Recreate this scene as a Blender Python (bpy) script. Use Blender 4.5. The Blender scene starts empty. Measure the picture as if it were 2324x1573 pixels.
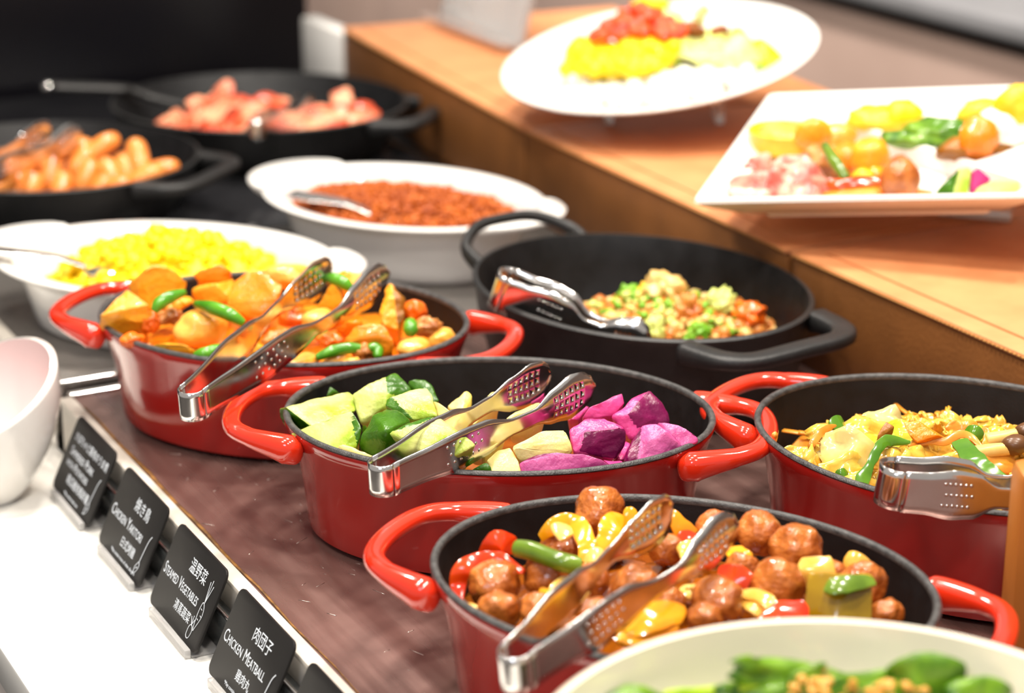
import bpy, bmesh, math, random
from mathutils import Vector, Matrix, Euler, noise
random.seed(7)
D = bpy.data
COL = bpy.context.scene.collection
SC = bpy.context.scene
R = math.radians

# ------------------------------------------------------------------ camera
# world: +Y runs along the counter away from the viewer, +X across it, z = 0 is the tray the pots stand on
PITCH = R(19); HOR = -917.0; VX = -1571.0; CAMZ = 0.585
F = (786.5 - HOR) / math.tan(PITCH)
YAW = math.atan((1162 - VX) / (F / math.cos(PITCH)))
FW = Vector((math.sin(YAW)*math.cos(PITCH), math.cos(YAW)*math.cos(PITCH), -math.sin(PITCH)))
RT = Vector((math.cos(YAW), -math.sin(YAW), 0)); UP = RT.cross(FW)
EYE = Vector((0, 0, CAMZ))
cd = D.cameras.new('camera'); cam = D.objects.new('camera', cd); COL.objects.link(cam)
cam.matrix_world = Matrix(((RT.x, UP.x, -FW.x, 0), (RT.y, UP.y, -FW.y, 0), (RT.z, UP.z, -FW.z, CAMZ), (0, 0, 0, 1)))
cd.sensor_width = 36; cd.sensor_fit = 'HORIZONTAL'; cd.lens = F/2324*36; cd.clip_start = .05; cd.clip_end = 50
cd.dof.use_dof = True; cd.dof.focus_distance = 1.35; cd.dof.aperture_fstop = 4.8
SC.camera = cam

# ------------------------------------------------------------------ light
w = D.worlds.new('room_light'); SC.world = w; w.use_nodes = True
bg = w.node_tree.nodes['Background']; bg.inputs[0].default_value = (1.0, .93, .86, 1); bg.inputs[1].default_value = .46
SC.view_settings.view_transform = 'Standard'; SC.view_settings.look = 'None'
SC.view_settings.exposure = 0.0; SC.view_settings.gamma = 1; SC.view_settings.use_curve_mapping = False

def lamp(loc, target, size, power, col=(1, .92, .82)):
    l = D.lights.new('ceiling_and_fill_lamp', 'AREA'); l.shape = 'DISK'; l.size = size; l.energy = power; l.color = col
    o = D.objects.new('ceiling_and_fill_lamp', l); COL.objects.link(o); o.location = loc
    o.rotation_euler = (Vector(target)-Vector(loc)).to_track_quat('-Z', 'Y').to_euler()
lamp((.30, 1.30, 1.75), (.60, 1.20, 0), .16, 19)
lamp((.95, 1.75, 1.75), (.80, 1.50, 0), .16, 19)
lamp((1.55, 1.25, 1.75), (1.10, 1.50, 0), .16, 17)
lamp((.60, 2.50, 1.75), (.70, 2.10, 0), .16, 15)
lamp((.90, .70, 1.75), (.65, .90, 0), .16, 15)
lamp((-.30, 1.00, 1.7), (.35, 1.20, 0), .20, 11)
for y_ in (2.5, 3.7, 5.0):  # unseen spots added to brighten the taupe back counter panels
    l = D.lights.new('panel_fill_spot', 'SPOT'); l.energy = 260; l.color = (1, .93, .86); l.spot_size = R(62); l.spot_blend = .8; l.shadow_soft_size = .06
    o = D.objects.new('panel_fill_spot', l); COL.objects.link(o); o.location = (1.45, y_, 1.7); o.rotation_euler = (Vector((2.03, y_, -.12))-o.location).to_track_quat('-Z', 'Y').to_euler()
lamp((.25, .10, 1.75), (.60, .90, 0), .16, 12)  # fill lamp added to brighten the bowl interior and pot fronts
lamp((-.9, -.2, 1.5), (.7, 1.3, 0), .5, 7, (.72, .82, 1))  # unseen bluish light added behind the viewer for blue glints in the pots

# ------------------------------------------------------------------ helpers
def at(px, py, z):
    d = FW + RT*((px-1162)/F) - UP*((py-786.5)/F)
    return EYE + d*((z-CAMZ)/d.z)
def zc(p): return (Vector(p)-EYE).dot(FW)
def ppm(px, py, z): return F/zc(at(px, py, z))      # pixels per metre there
def srgb(r, g, b):
    f = lambda c: (c/255/12.92) if c <= 10 else ((c/255+.055)/1.055)**2.4
    return (f(r), f(g), f(b))

def mat(name, col, rough=.5, metal=0, col2=None, nscale=30, bump=0, bscale=200, coat=0, trans=0, ior=1.45, sss=0, ssr=(.01, .005, .003), spec=.5,
        detail=4, thr=(.35, .65), aniso=None, rough2=None, alpha=None):
    m = D.materials.new(name); m.use_nodes = True; nt = m.node_tree; N = nt.nodes; L = nt.links
    b = N['Principled BSDF']
    b.inputs['Base Color'].default_value = (*col, 1); b.inputs['Roughness'].default_value = rough
    b.inputs['Metallic'].default_value = metal; b.inputs['IOR'].default_value = ior
    b.inputs['Coat Weight'].default_value = coat; b.inputs['Coat Roughness'].default_value = .04
    b.inputs['Transmission Weight'].default_value = trans; b.inputs['Specular IOR Level'].default_value = spec
    if sss:
        b.inputs['Subsurface Weight'].default_value = sss; b.inputs['Subsurface Radius'].default_value = (1, .6, .35)
        b.inputs['Subsurface Scale'].default_value = .006
    tc = N.new('ShaderNodeTexCoord')
    if col2 is not None:
        n = N.new('ShaderNodeTexNoise'); n.inputs['Scale'].default_value = nscale; n.inputs['Detail'].default_value = detail
        mp = N.new('ShaderNodeMapping'); L.new(tc.outputs['Object'], mp.inputs['Vector'])
        if aniso: mp.inputs['Scale'].default_value = aniso
        L.new(mp.outputs[0], n.inputs['Vector'])
        r = N.new('ShaderNodeValToRGB'); r.color_ramp.elements[0].position = thr[0]; r.color_ramp.elements[1].position = thr[1]
        r.color_ramp.elements[0].color = (*col, 1); r.color_ramp.elements[1].color = (*col2, 1)
        L.new(n.outputs['Fac'], r.inputs['Fac']); L.new(r.outputs['Color'], b.inputs['Base Color'])
        if rough2 is not None:
            q = N.new('ShaderNodeMapRange'); q.inputs['From Min'].default_value = thr[0]; q.inputs['From Max'].default_value = thr[1]
            q.inputs['To Min'].default_value = rough; q.inputs['To Max'].default_value = rough2
            L.new(n.outputs['Fac'], q.inputs['Value']); L.new(q.outputs[0], b.inputs['Roughness'])
    if bump:
        n2 = N.new('ShaderNodeTexNoise'); n2.inputs['Scale'].default_value = bscale; n2.inputs['Detail'].default_value = 3
        L.new(tc.outputs['Object'], n2.inputs['Vector'])
        bp = N.new('ShaderNodeBump'); bp.inputs['Strength'].default_value = bump; bp.inputs['Distance'].default_value = .002
        L.new(n2.outputs['Fac'], bp.inputs['Height']); L.new(bp.outputs[0], b.inputs['Normal'])
    return m

def mk(name, vs, fs, m, parent=None, smooth=True, sharp=None):
    me = D.meshes.new(name); me.from_pydata([tuple(v) for v in vs], [], fs); me.validate(); me.update()
    return link(name, me, m, parent, smooth, sharp)
def link(name, me, m, parent=None, smooth=True, sharp=None):
    if m is not None:
        for mm in (m if isinstance(m, (list, tuple)) else [m]): me.materials.append(mm)
    if smooth:
        me.polygons.foreach_set('use_smooth', [True]*len(me.polygons))
        if sharp: me.set_sharp_from_angle(angle=R(sharp))
    o = D.objects.new(name, me); COL.objects.link(o)
    if parent: o.parent = parent
    return o
def tag(o, label, cat, group=None, kind=None):
    o['label'] = label; o['category'] = cat
    if group: o['group'] = group
    if kind: o['kind'] = kind
    return o
def thing(name, label, cat, loc=(0, 0, 0), rz=0, group=None):
    o = D.objects.new(name, None); COL.objects.link(o); o.location = loc; o.rotation_euler = (0, 0, rz); o.empty_display_size = .02
    return tag(o, label, cat, group)
def struct(o, label=None):
    o['kind'] = 'structure'
    if label: o['label'] = label
    return o
def bmlink(name, bm, m, parent=None, smooth=True, sharp=None):
    me = D.meshes.new(name); bm.normal_update(); bm.to_mesh(me); bm.free()
    return link(name, me, m, parent, smooth, sharp)

def box(name, lo, hi, m, parent=None, bev=.002, rz=0):
    """box between two corners with bevelled edges; its origin at the base centre"""
    bm = bmesh.new(); lo = Vector(lo); hi = Vector(hi); c = (lo+hi)/2
    bmesh.ops.create_cube(bm, size=1)
    for v in bm.verts: v.co = Vector((v.co.x*(hi.x-lo.x), v.co.y*(hi.y-lo.y), (v.co.z+.5)*(hi.z-lo.z)))
    if bev: bmesh.ops.bevel(bm, geom=list(bm.edges), offset=bev, segments=2, profile=.5, affect='EDGES')
    o = bmlink(name, bm, m, parent, True, 35); o.location = (c.x, c.y, lo.z); o.rotation_euler = (0, 0, rz)
    return o
def prism(name, poly, z0, z1, m, parent=None, bev=.002):
    bm = bmesh.new(); vs = [bm.verts.new((x, y, z0)) for x, y in poly]; f = bm.faces.new(vs)
    r = bmesh.ops.extrude_face_region(bm, geom=[f])
    for v in r['geom']:
        if isinstance(v, bmesh.types.BMVert): v.co.z = z1
    bmesh.ops.recalc_face_normals(bm, faces=bm.faces)
    if bev: bmesh.ops.bevel(bm, geom=list(bm.edges), offset=bev, segments=2, profile=.5, affect='EDGES')
    return bmlink(name, bm, m, parent, True, 35)

def oval(name, prof, a, b, m, parent=None, n=96, capstart=True, capend=True, zf=None):
    """surface of revolution over an ellipse: profile of (offset, z)"""
    vs = []; fs = []
    for d, z in prof:
        for k in range(n):
            t = 2*math.pi*k/n; vs.append(((a+d)*math.cos(t), (b+d)*math.sin(t), z + (zf(t, d, z) if zf else 0)))
    for i in range(len(prof)-1):
        for k in range(n):
            k2 = (k+1) % n; fs.append((i*n+k, i*n+k2, (i+1)*n+k2, (i+1)*n+k))
    if capstart: vs.append((0, 0, prof[0][1])); c = len(vs)-1; fs += [(c, (k+1) % n, k) for k in range(n)]
    if capend: vs.append((0, 0, prof[-1][1])); c = len(vs)-1; o = (len(prof)-1)*n; fs += [(c, o+k, o+(k+1) % n) for k in range(n)]
    return mk(name, vs, fs, m, parent, True, 50)

def catmull(P, n=8, closed=False):
    P = [Vector(p) for p in P]; out = []; m = len(P)
    rng = range(m if closed else m-1)
    for i in rng:
        g = (lambda j: P[j % m]) if closed else (lambda j: P[max(0, min(m-1, j))])
        p0, p1, p2, p3 = g(i-1), g(i), g(i+1), g(i+2)
        for k in range(n):
            t = k/n
            out.append(.5*((2*p1)+(p2-p0)*t+(2*p0-5*p1+4*p2-p3)*t*t+(3*p1-p0-3*p2+p3)*t**3))
    if not closed: out.append(P[-1])
    return out
def lerpl(L, t):
    x = t*(len(L)-1); i = min(int(x), len(L)-2); f = x-i
    return L[i]*(1-f)+L[i+1]*f
def sweep(name, pts, ra, rb, m, parent=None, up=(0, 0, 1), n=12, sq=1.0, into=None, cap=True):
    """tube along pts; ra = half size across (perp. to up), rb = half size along up; lists are spread over the length"""
    up = Vector(up); vs = []; fs = []; L = len(pts); ra = ra if isinstance(ra, (list, tuple)) else [ra, ra]; rb = rb if isinstance(rb, (list, tuple)) else [rb, rb]
    for i, p in enumerate(pts):
        p = Vector(p); t = (Vector(pts[min(i+1, L-1)])-Vector(pts[max(i-1, 0)])).normalized()
        s = t.cross(up)
        if s.length < 1e-4: s = t.cross(Vector((1, .3, 0)))
        s.normalize(); u = s.cross(t).normalized(); f = i/(L-1)
        A = lerpl(ra, f); B = lerpl(rb, f)
        for k in range(n):
            q = 2*math.pi*k/n; c, e = math.cos(q), math.sin(q)
            c = math.copysign(abs(c)**sq, c); e = math.copysign(abs(e)**sq, e)
            vs.append(p+s*A*c+u*B*e)
    for i in range(L-1):
        for k in range(n):
            k2 = (k+1) % n; fs.append((i*n+k, i*n+k2, (i+1)*n+k2, (i+1)*n+k))
    if cap: fs.append(tuple(range(n-1, -1, -1))); fs.append(tuple((L-1)*n+k for k in range(n)))
    if into is not None:
        o = len(into[0]); into[0].extend(vs); into[1].extend([tuple(x+o for x in f) for f in fs]); return None
    return mk(name, vs, fs, m, parent)

def ico(sub):
    bm = bmesh.new(); bmesh.ops.create_icosphere(bm, subdivisions=sub, radius=1)
    bm.verts.ensure_lookup_table(); v = [x.co.copy() for x in bm.verts]; f = [tuple(y.index for y in x.verts) for x in bm.faces]; bm.free(); return v, f
ICO = {k: ico(k) for k in (1, 2, 3, 4)}
def blob_geo(c, r, seed, amp=.12, freq=1.5, sub=3, rot=None, flat=0):
    V, Fc = ICO[sub]; o = Vector((seed*3.17, seed*1.31, seed*.77)); M = rot.to_matrix() if rot else Matrix.Identity(3)
    r = Vector(r) if not isinstance(r, (int, float)) else Vector((r, r, r)); c = Vector(c); out = []
    for v in V:
        d = 1+amp*(noise.noise(v*freq+o)*1.6+.45*noise.noise(v*freq*3.1+o)+.2*noise.noise(v*freq*7.3+o))
        q = Vector((v.x*d*r.x, v.y*d*r.y, v.z*d*r.z)); out.append(c+M@q)
    return out, Fc
def blob(name, c, r, m, seed=1, amp=.12, freq=1.5, sub=3, rot=None, parent=None):
    vs, fs = blob_geo((0, 0, 0), r, seed, amp, freq, sub, rot)
    o = mk(name, vs, fs, m, parent); o.location = Vector(c); return o
def rrot(): return Euler((random.uniform(0, 6), random.uniform(0, 6), random.uniform(0, 6)))
def merge(name, geos, m, parent=None):
    vs = []; fs = []
    for v, f in geos:
        o = len(vs); vs.extend(v); fs.extend([tuple(x+o for x in q) for q in f])
    return mk(name, vs, fs, m, parent)

def flat(p): w_ = p-EYE; q = w_.dot(FW); return (w_.dot(RT)/q, w_.dot(UP)/q)
def hull2(P):
    P = sorted(P); cr = lambda o, a, b: (a[0]-o[0])*(b[1]-o[1])-(a[1]-o[1])*(b[0]-o[0]); out = []
    for Q in (P, P[::-1]):
        h = []
        for p in Q:
            while len(h) > 1 and cr(h[-2], h[-1], p) <= 0: h.pop()
            h.append(p)
        out += h[:-1]
    return out
def inside(H, p):
    return all((b[0]-a[0])*(p[1]-a[1])-(b[1]-a[1])*(p[0]-a[0]) >= -1e-7 for a, b in zip(H, H[1:]+H[:1]))
def chunk(name, label, cat, group, P, skin, mflesh, mskin, depth=.026, bev=.0014, seed=1, rough=.0007, cuts=2, proj=True):
    """solid cut vegetable: P = corner points that show, plus corners behind and below; faces between skin corners are peel (a part)"""
    vis = [Vector(p) for p in P]; c = sum(vis, Vector())/len(vis)
    hid = []
    for p in vis[::2] if len(vis) > 5 else vis:
        q = c+(p-c)*.72; hid.append(q+FW*depth*.75-Vector((0, 0, depth*.75)))
    bm = bmesh.new(); O = c.copy(); O.z -= depth*.5
    for i, p in enumerate(vis): bm.verts.new(p-O)
    for p in hid: bm.verts.new(p-O)
    bm.verts.ensure_lookup_table(); n = len(vis); idx = {v: i for i, v in enumerate(bm.verts)}
    key = {tuple(round(x, 6) for x in v.co): i for v, i in idx.items()}
    r = bmesh.ops.convex_hull(bm, input=list(bm.verts))
    bmesh.ops.delete(bm, geom=[v for v in bm.verts if not v.link_faces], context='VERTS')
    for f in bm.faces:
        ids = [key[tuple(round(x, 6) for x in v.co)] for v in f.verts]; vv = [i for i in ids if i < n]
        f.material_index = 1 if (vv and all(i in skin for i in vv)) else 0
    bmesh.ops.recalc_face_normals(bm, faces=bm.faces)
    bmesh.ops.bevel(bm, geom=[e for e in bm.edges if e.is_manifold and e.calc_face_angle(0) > .25], offset=bev, segments=2, profile=.5, affect='EDGES', material=-1, clamp_overlap=True)
    bmesh.ops.triangulate(bm, faces=bm.faces)
    bmesh.ops.subdivide_edges(bm, edges=[e for e in bm.edges if e.calc_length() > .004], cuts=cuts, use_grid_fill=True)
    bmesh.ops.triangulate(bm, faces=bm.faces)
    bm.normal_update()
    if proj and len(skin) > 2:
        S2 = hull2([flat(vis[i]) for i in skin])
        if len(skin) < n:
            for _ in range(2):
                bmesh.ops.subdivide_edges(bm, edges=[e for e in bm.edges if e.calc_length() > .0022], cuts=1, use_grid_fill=True); bmesh.ops.triangulate(bm, faces=bm.faces)
            bm.normal_update()
        for f in bm.faces:
            cc = f.calc_center_median()
            if f.normal.dot(EYE-(cc+O)) > 0: f.material_index = 1 if inside(S2, flat(cc+O)) or len(skin) == n else 0
    for v in bm.verts:
        v.co += v.normal*(noise.noise(v.co*90+Vector((seed, 0, 0)))*rough*1.5+noise.noise(v.co*320+Vector((seed, 4, 0)))*rough*.6)
    parts = []
    for mi in (0, 1):
        b2 = bm.copy(); bmesh.ops.delete(b2, geom=[f for f in b2.faces if f.material_index != mi], context='FACES')
        for f in b2.faces: f.material_index = 0
        parts.append(b2)
    bm.free()
    if not parts[0].faces: o = bmlink(name, parts[1], mskin, None, True, 40); parts[0].free()
    else:
        o = bmlink(name, parts[0], mflesh, None, True, 40)
        if parts[1].faces: bmlink('peel', parts[1], mskin, o, True, 40)
        else: parts[1].free()
    o.location = O
    return tag(o, label, cat, group)

def stripv(name, pts, w_, th, m, parent=None, up=(0, 0, 1), twist=0, wl=None):
    """flat bent strip (pepper, noodle, leaf rib): wide across, thin along its own normal"""
    P = catmull(pts, 8) if len(pts) > 2 else [Vector(pts[0]).lerp(Vector(pts[1]), k/6) for k in range(7)]
    wl = wl or [.35, .9, 1, 1, .9, .3]
    o = sweep(name, P, [w_*x for x in wl], [th*.8, th, th, th*.8], m, parent, up=up, n=12, sq=.45)
    sd = P[0].x*97
    for v in o.data.vertices:
        q = Vector(v.co); v.co += Vector((noise.noise(q*110+Vector((sd, 0, 0))), noise.noise(q*110+Vector((0, sd, 3))), noise.noise(q*110+Vector((5, 0, sd)))))*min(w_*.22, .0014)
    o.data.set_sharp_from_angle(angle=R(38))
    return o
# ------------------------------------------------------------------ materials
M = {}
M['marble'] = mat('white_marble', srgb(238, 236, 230), .22, col2=srgb(205, 203, 198), nscale=9, thr=(.55, .72), detail=8, rough2=.3)
M['white_front'] = mat('cream_panel', srgb(225, 215, 205), .5, col2=srgb(205, 195, 188), nscale=14, aniso=(1, 1, .15))
M['tray'] = mat('brown_steel', (.20, .105, .09), .2, metal=.55, col2=(.26, .15, .13), nscale=55, aniso=(1, .08, 1), bump=.06, bscale=60, rough2=.34, spec=.6)
M['tray_far'] = mat('grey_steel', (.20, .18, .165), .3, metal=.5, col2=(.15, .14, .13), nscale=30, aniso=(1, .1, 1), bump=.04, bscale=60, rough2=.42)
M['glass_black'] = mat('black_glass', (.012, .012, .014), .12, col2=(.02, .02, .022), nscale=10)
M['scratch'] = mat('scratch_metal', (.75, .68, .62), .3, metal=1)
M['steel'] = mat('polished_steel', (.78, .76, .74), .14, metal=1, col2=(.66, .64, .62), nscale=60, rough2=.22)
M['steel_tong'] = mat('tongs_steel', (.80, .78, .76), .13, metal=1, col2=(.72, .70, .68), nscale=80, rough2=.2)
M['frame_white'] = mat('frame_enamel', srgb(215, 208, 198), .35, col2=srgb(195, 188, 176), nscale=20)
M['grease'] = mat('old_grease', (.28, .13, .03), .4, col2=(.10, .05, .02), nscale=90)
M['red'] = mat('red_enamel', (.40, .014, .009), .16, col2=(.34, .010, .008), nscale=6, coat=1, bump=.015, bscale=25)
M['red_handle'] = mat('handle_enamel_lit', (.78, .035, .008), .15, col2=(.70, .026, .008), nscale=10, coat=1)  # handles' own red, lifted for the light they catch from above
M['iron'] = mat('matt_black_enamel', (.005, .005, .0055), .42, col2=(.008, .008, .009), nscale=60, bump=.12, bscale=900, rough2=.52, spec=.32)
M['iron_rim'] = mat('bare_iron_rim', (.035, .034, .034), .4, col2=(.08, .077, .075), nscale=200, bump=.35, bscale=900)
M['iron_out'] = mat('black_cast_iron', (.011, .011, .011), .42, col2=(.018, .017, .017), nscale=50, bump=.2, bscale=500)
M['white'] = mat('white_glaze', srgb(242, 240, 236), .12, col2=srgb(236, 233, 228), nscale=8, coat=.6)
M['cream'] = mat('cream_glaze', srgb(248, 238, 220), .15, col2=srgb(244, 232, 212), nscale=8, coat=.5)
M['leather_top'] = mat('leather_lit_top', srgb(216, 146, 96), .5, col2=srgb(206, 134, 86), nscale=25, bump=.25, bscale=260)  # box leather as lit from above, light put into the colour
M['leather_side'] = mat('leather_shaded_side', srgb(128, 80, 38), .5, col2=srgb(116, 72, 34), nscale=18, bump=.25, bscale=260)  # same boxes' fronts, darkened in colour for the shade on the risers
M['stitch'] = mat('stitch_thread', srgb(190, 140, 70), .7)
M['wood'] = mat('oiled_wood', srgb(196, 124, 52), .42, col2=srgb(165, 95, 34), nscale=16, aniso=(1, 1, .12), detail=6)
M['taupe'] = mat('taupe_laminate', srgb(166, 142, 130), .55, col2=srgb(160, 136, 124), nscale=5)
M['stone_top'] = mat('pale_stone', srgb(125, 125, 127), .3, col2=srgb(118, 118, 120), nscale=12)
M['dark_gap'] = mat('dark_trim_and_shadow', (.03, .025, .022), .6)
M['black_cab'] = mat('black_lacquer', (.0035, .0035, .006), .35, col2=(.006, .005, .006), nscale=3)
M['floor'] = mat('dark_floor_stone', (.09, .08, .075), .4, col2=(.12, .11, .10), nscale=6)
M['acrylic'] = mat('clear_acrylic', (.93, .92, .91), .06, trans=.72, ior=1.25)
M['card'] = mat('black_card', (.012, .011, .0108), .5, col2=(.015, .0138, .013), nscale=30, spec=.3)
M['ink'] = mat('white_ink', srgb(225, 232, 240), .6)
M['paper'] = mat('white_paper', srgb(240, 240, 240), .6, col2=srgb(232, 232, 232), nscale=4)
M['holder'] = mat('dark_holder_plastic', (.035, .037, .037), .25)
M['porcelain_pink'] = mat('pink_glaze', srgb(235, 214, 212), .25)

# ------------------------------------------------------------------ structure and counters
fl = mk('floor', [(-4, -2, -.92), (8, -2, -.92), (8, 9, -.92), (-4, 9, -.92)], [(0, 1, 2, 3)], M['floor'], None, False); struct(fl, 'dark stone floor behind the counters')
wb = box('wall_back', (4.6, -2, -.92), (4.7, 9, 2.6), M['taupe'], None, 0); struct(wb, 'plain wall far beyond the back counter')

t = thing('marble_counter', 'white marble customer shelf with grey veins in front of the hot trays', 'counter')
prism('marble_slab', [(.288, -.4), (.4205, -.4), (.4205, 2.62), (.288, 2.62)], -.075, -.045, M['marble'], t, .002)
for k in range(7):
    box('front_panel', (.298, -.4+k*.42, -.90), (.31, .016+k*.42, -.076), M['white_front'], t, .002)
# tray frame
t = thing('counter_trim_rail', 'pale metal frame holding the near brown tray beside the marble shelf', 'frame')
box('face_plate', (.4205, .35, -.0449), (.4265, 1.556, -.0035), M['frame_white'], t, .001)
box('top_edge', (.4188, .35, -.0034), (.4300, 1.556, .0012), M['frame_white'], t, .0012)
gp = [(.4318+.0008*math.sin(i*1.7), .36+i*.03, .0004) for i in range(40)]
sweep('grease_line', gp, [.0012, .0006, .0016, .0008, .0004, .0012, .0018, .0009], .0005, M['grease'], t, n=6)
t = thing('counter_trim_rail', 'thin pale metal edge of the far grey tray, continuing the near frame', 'frame')
box('face_plate', (.4205, 1.602, -.0449), (.4265, 2.70, -.0035), M['frame_white'], t, .001)
box('top_edge', (.4188, 1.602, -.0034), (.4300, 2.70, .0012), M['frame_white'], t, .0012)
t = thing('tray_joint', 'chrome crossbars with two bolts joining the near and far trays', 'crossbar')
box('crossbar', (.428, 1.585, -.010), (1.0, 1.598, .0035), M['steel'], t, .002)
box('crossbar', (.428, 1.558, -.010), (1.0, 1.567, .0020), M['steel'], t, .002)
box('gap_floor', (.428, 1.567, -.030), (1.0, 1.585, -.012), M['dark_gap'], t, 0)
box('corner_post', (.4175, 1.572, -.0449), (.4275, 1.584, .001), M['steel'], t, .001)
for z in (-.006, -.030):
    vs, fs = blob_geo((.4165, 1.578, z), (.003, .0055, .0055), 1, 0, 1, 2); mk('bolt', vs, fs, M['steel'], t)

t = thing('near_tray', 'brown scratched steel tray surface under the red pots', 'tray')
prism('tray_surface', [(.4302, .30), (1.02, .30), (1.02, 1.555), (.4302, 1.555)], -.020, 0, M['tray'], t, .001)
sg = []
rs = random.Random(3)
for k in range(95):
    x = rs.uniform(.435, .56); y = rs.uniform(.8, 1.45); a = rs.choice([rs.uniform(-.3, .3), rs.uniform(1.2, 1.9)])+.5; L = rs.uniform(.001, .012)
    p = [(x+L*math.cos(a)*q, y+L*math.sin(a)*q, .0001) for q in (0, .33, .66, 1)]
    o = ([], []); sweep('', p, rs.uniform(.00008, .0003), .00012, None, n=4, into=o); sg.append(o)
so = merge('scratches', sg, M['scratch'], t); so['kind'] = 'stuff'
t = thing('far_tray', 'grey steel tray surface under the white gratin dishes', 'tray')
prism('tray_surface', [(.4302, 1.6), (1.02, 1.6), (1.02, 1.93), (.4302, 1.93)], -.020, 0, M['tray_far'], t, .001)
t = thing('black_hob', 'black glass hob surface under the two black skillets', 'hob')
prism('glass_top', [(.4302, 1.932), (.99, 1.932), (.99, 2.62), (.4302, 2.62)], -.020, 0, M['glass_black'], t, .001)
box('steel_edge', (.9905, 1.932, -.02), (.997, 2.40, .003), M['steel'], t, .001)
t = thing('serving_counter', 'dark cabinet body carrying the trays', 'cabinet')
box('carcass', (.43, .3, -.90), (1.40, 2.63, -.031), M['dark_gap'], t, 0)

# leather covered risers (boxes) along the back
def riser(label, fl_, fr, depth, lidinset, grp='leather risers behind the pots'):
    (x0, y0), (x1, y1) = fl_, fr; d = Vector((x1-x0, y1-y0, 0)).normalized(); n = Vector((-d.y, d.x, 0))   # n points to +X
    if n.x < 0: n = -n
    t = thing('leather_riser', label, 'display box', (x0, y0, 0), 0, grp)
    def q(u, v): p = d*u+n*v; return (p.x, p.y)
    L = math.hypot(x1-x0, y1-y0)
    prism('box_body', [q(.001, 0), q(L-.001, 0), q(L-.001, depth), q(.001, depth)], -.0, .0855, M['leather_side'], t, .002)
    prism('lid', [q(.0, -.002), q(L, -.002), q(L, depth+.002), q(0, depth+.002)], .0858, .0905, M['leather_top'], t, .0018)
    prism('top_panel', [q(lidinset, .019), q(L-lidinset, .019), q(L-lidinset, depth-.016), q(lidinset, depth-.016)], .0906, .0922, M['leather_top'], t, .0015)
    st = []; k = 0; u = .006
    while u < L-.006:
        p = [Vector((*q(u, -.0025), .088)), Vector((*q(u+.0028, -.0025), .088))]
        o = ([], []); sweep('', p, .0006, .0007, None, n=5, into=o); st.append(o); u += .0046
    s = merge('stitching', st, M['stitch'], t); s['kind'] = 'stuff'
    return t
riser('tan leather covered box with the round rice plate, behind the bacon skillet', (1.035, 2.424), (.984, 1.858), .36, .02)
riser('tan leather covered box behind the black oval pan, middle one of three', (.983, 1.852), (.972, 1.384), .37, .02)
riser('tan leather covered box nearest the viewer, to the right below the square plate', (.972, 1.378), (.972, .45), .37, .02)

t = thing('white_divider', 'narrow white upright panel between the bacon skillet and the leather box', 'panel')
box('panel', (1.032, 2.428, -.02), (1.057, 2.553, .083), M['white'], t, .004)

# black cabinet at the end of the counter
XR = 1.0
for _ in range(60):
    p = Vector((XR, 2.64, .1))-EYE; XR += .3*(694-(1162+F*p.dot(RT)/p.dot(FW)))/F*p.dot(FW)
t = thing('black_cabinet', 'tall black cabinet at the far end of the counter behind the skillets', 'cabinet')
box('body', (-.9, 2.665, -.9), (XR+.012, 3.2, 1.2), M['black_cab'], t, .003)
for k, (a, b_) in enumerate(((-.88, .18), (.19, XR))):
    d_ = box('door', (a, 2.640, -.02), (b_, 2.659, .36), M['black_cab'], t, .003)
    h_ = box('handle', (-.02, -.02, .17), (.02, -.012, .176), M['dark_gap'], d_, .001)
for k, (a, b_) in enumerate(((-.88, .18), (.19, XR))): box('drawer', (a, 2.640, .37), (b_, 2.659, .60), M['black_cab'], t, .003)

# back counter beyond the aisle
t = thing('back_counter', 'taupe panelled back counter with a pale top beyond the leather boxes', 'counter')
box('worktop', (1.990, -1.5, .004), (3.2, 8.0, .030), M['stone_top'], t, .003)
box('shadow_line', (2.030, -1.5, -.022), (3.15, 8.0, .003), M['dark_gap'], t, 0)  # dark strip painting in the shadow line below the worktop
yy = -1.5
while yy < 7.5:
    box('panel', (2.010, yy, -.9), (2.028, yy+.746, -.023), M['taupe'], t, .0015); yy += .75

# ------------------------------------------------------------------ vessels
def handle_path(a, b, s, z0, z1, out=.034, wv=.052):
    x0 = a*math.sqrt(max(0, 1-(wv/b)**2)); n = Vector((x0/a**2, wv/b**2, 0)).normalized(); W0 = Vector((x0, wv, z0))
    p0 = W0-n*.0002; p1 = W0+n*.006; p1.z = z0*.4+z1*.6
    P = [tuple(p0), tuple(p1), (a+out-.020, wv-.006, z1), (a+out-.005, wv*.58, z1+.001), (a+out, 0, z1+.001)]
    P = P+[(p[0], -p[1], p[2]) for p in P[-2::-1]]
    return catmull([(s*p[0], p[1], p[2]) for p in P], 7)
POUT = [(-.034, 0), (-.021, .0008), (-.0150, .004), (-.0138, .010), (-.0128, .022), (-.0112, .036), (-.0088, .050), (-.0055, .062), (-.0024, .071), (-.0006, .0765), (-.0009, .0785), (-.003, .079)]
PIN = [(-.0045, .078), (-.0065, .068), (-.0095, .052), (-.0135, .034), (-.017, .018), (-.022, .011), (-.035, .008), (-.07, .0075)]
PRIM = [(-.0030, .0783), (-.0010, .0786), (-.0002, .0797), (-.0009, .0812), (-.0024, .0817), (-.0040, .0812), (-.0050, .0797), (-.0047, .0778)]
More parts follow.
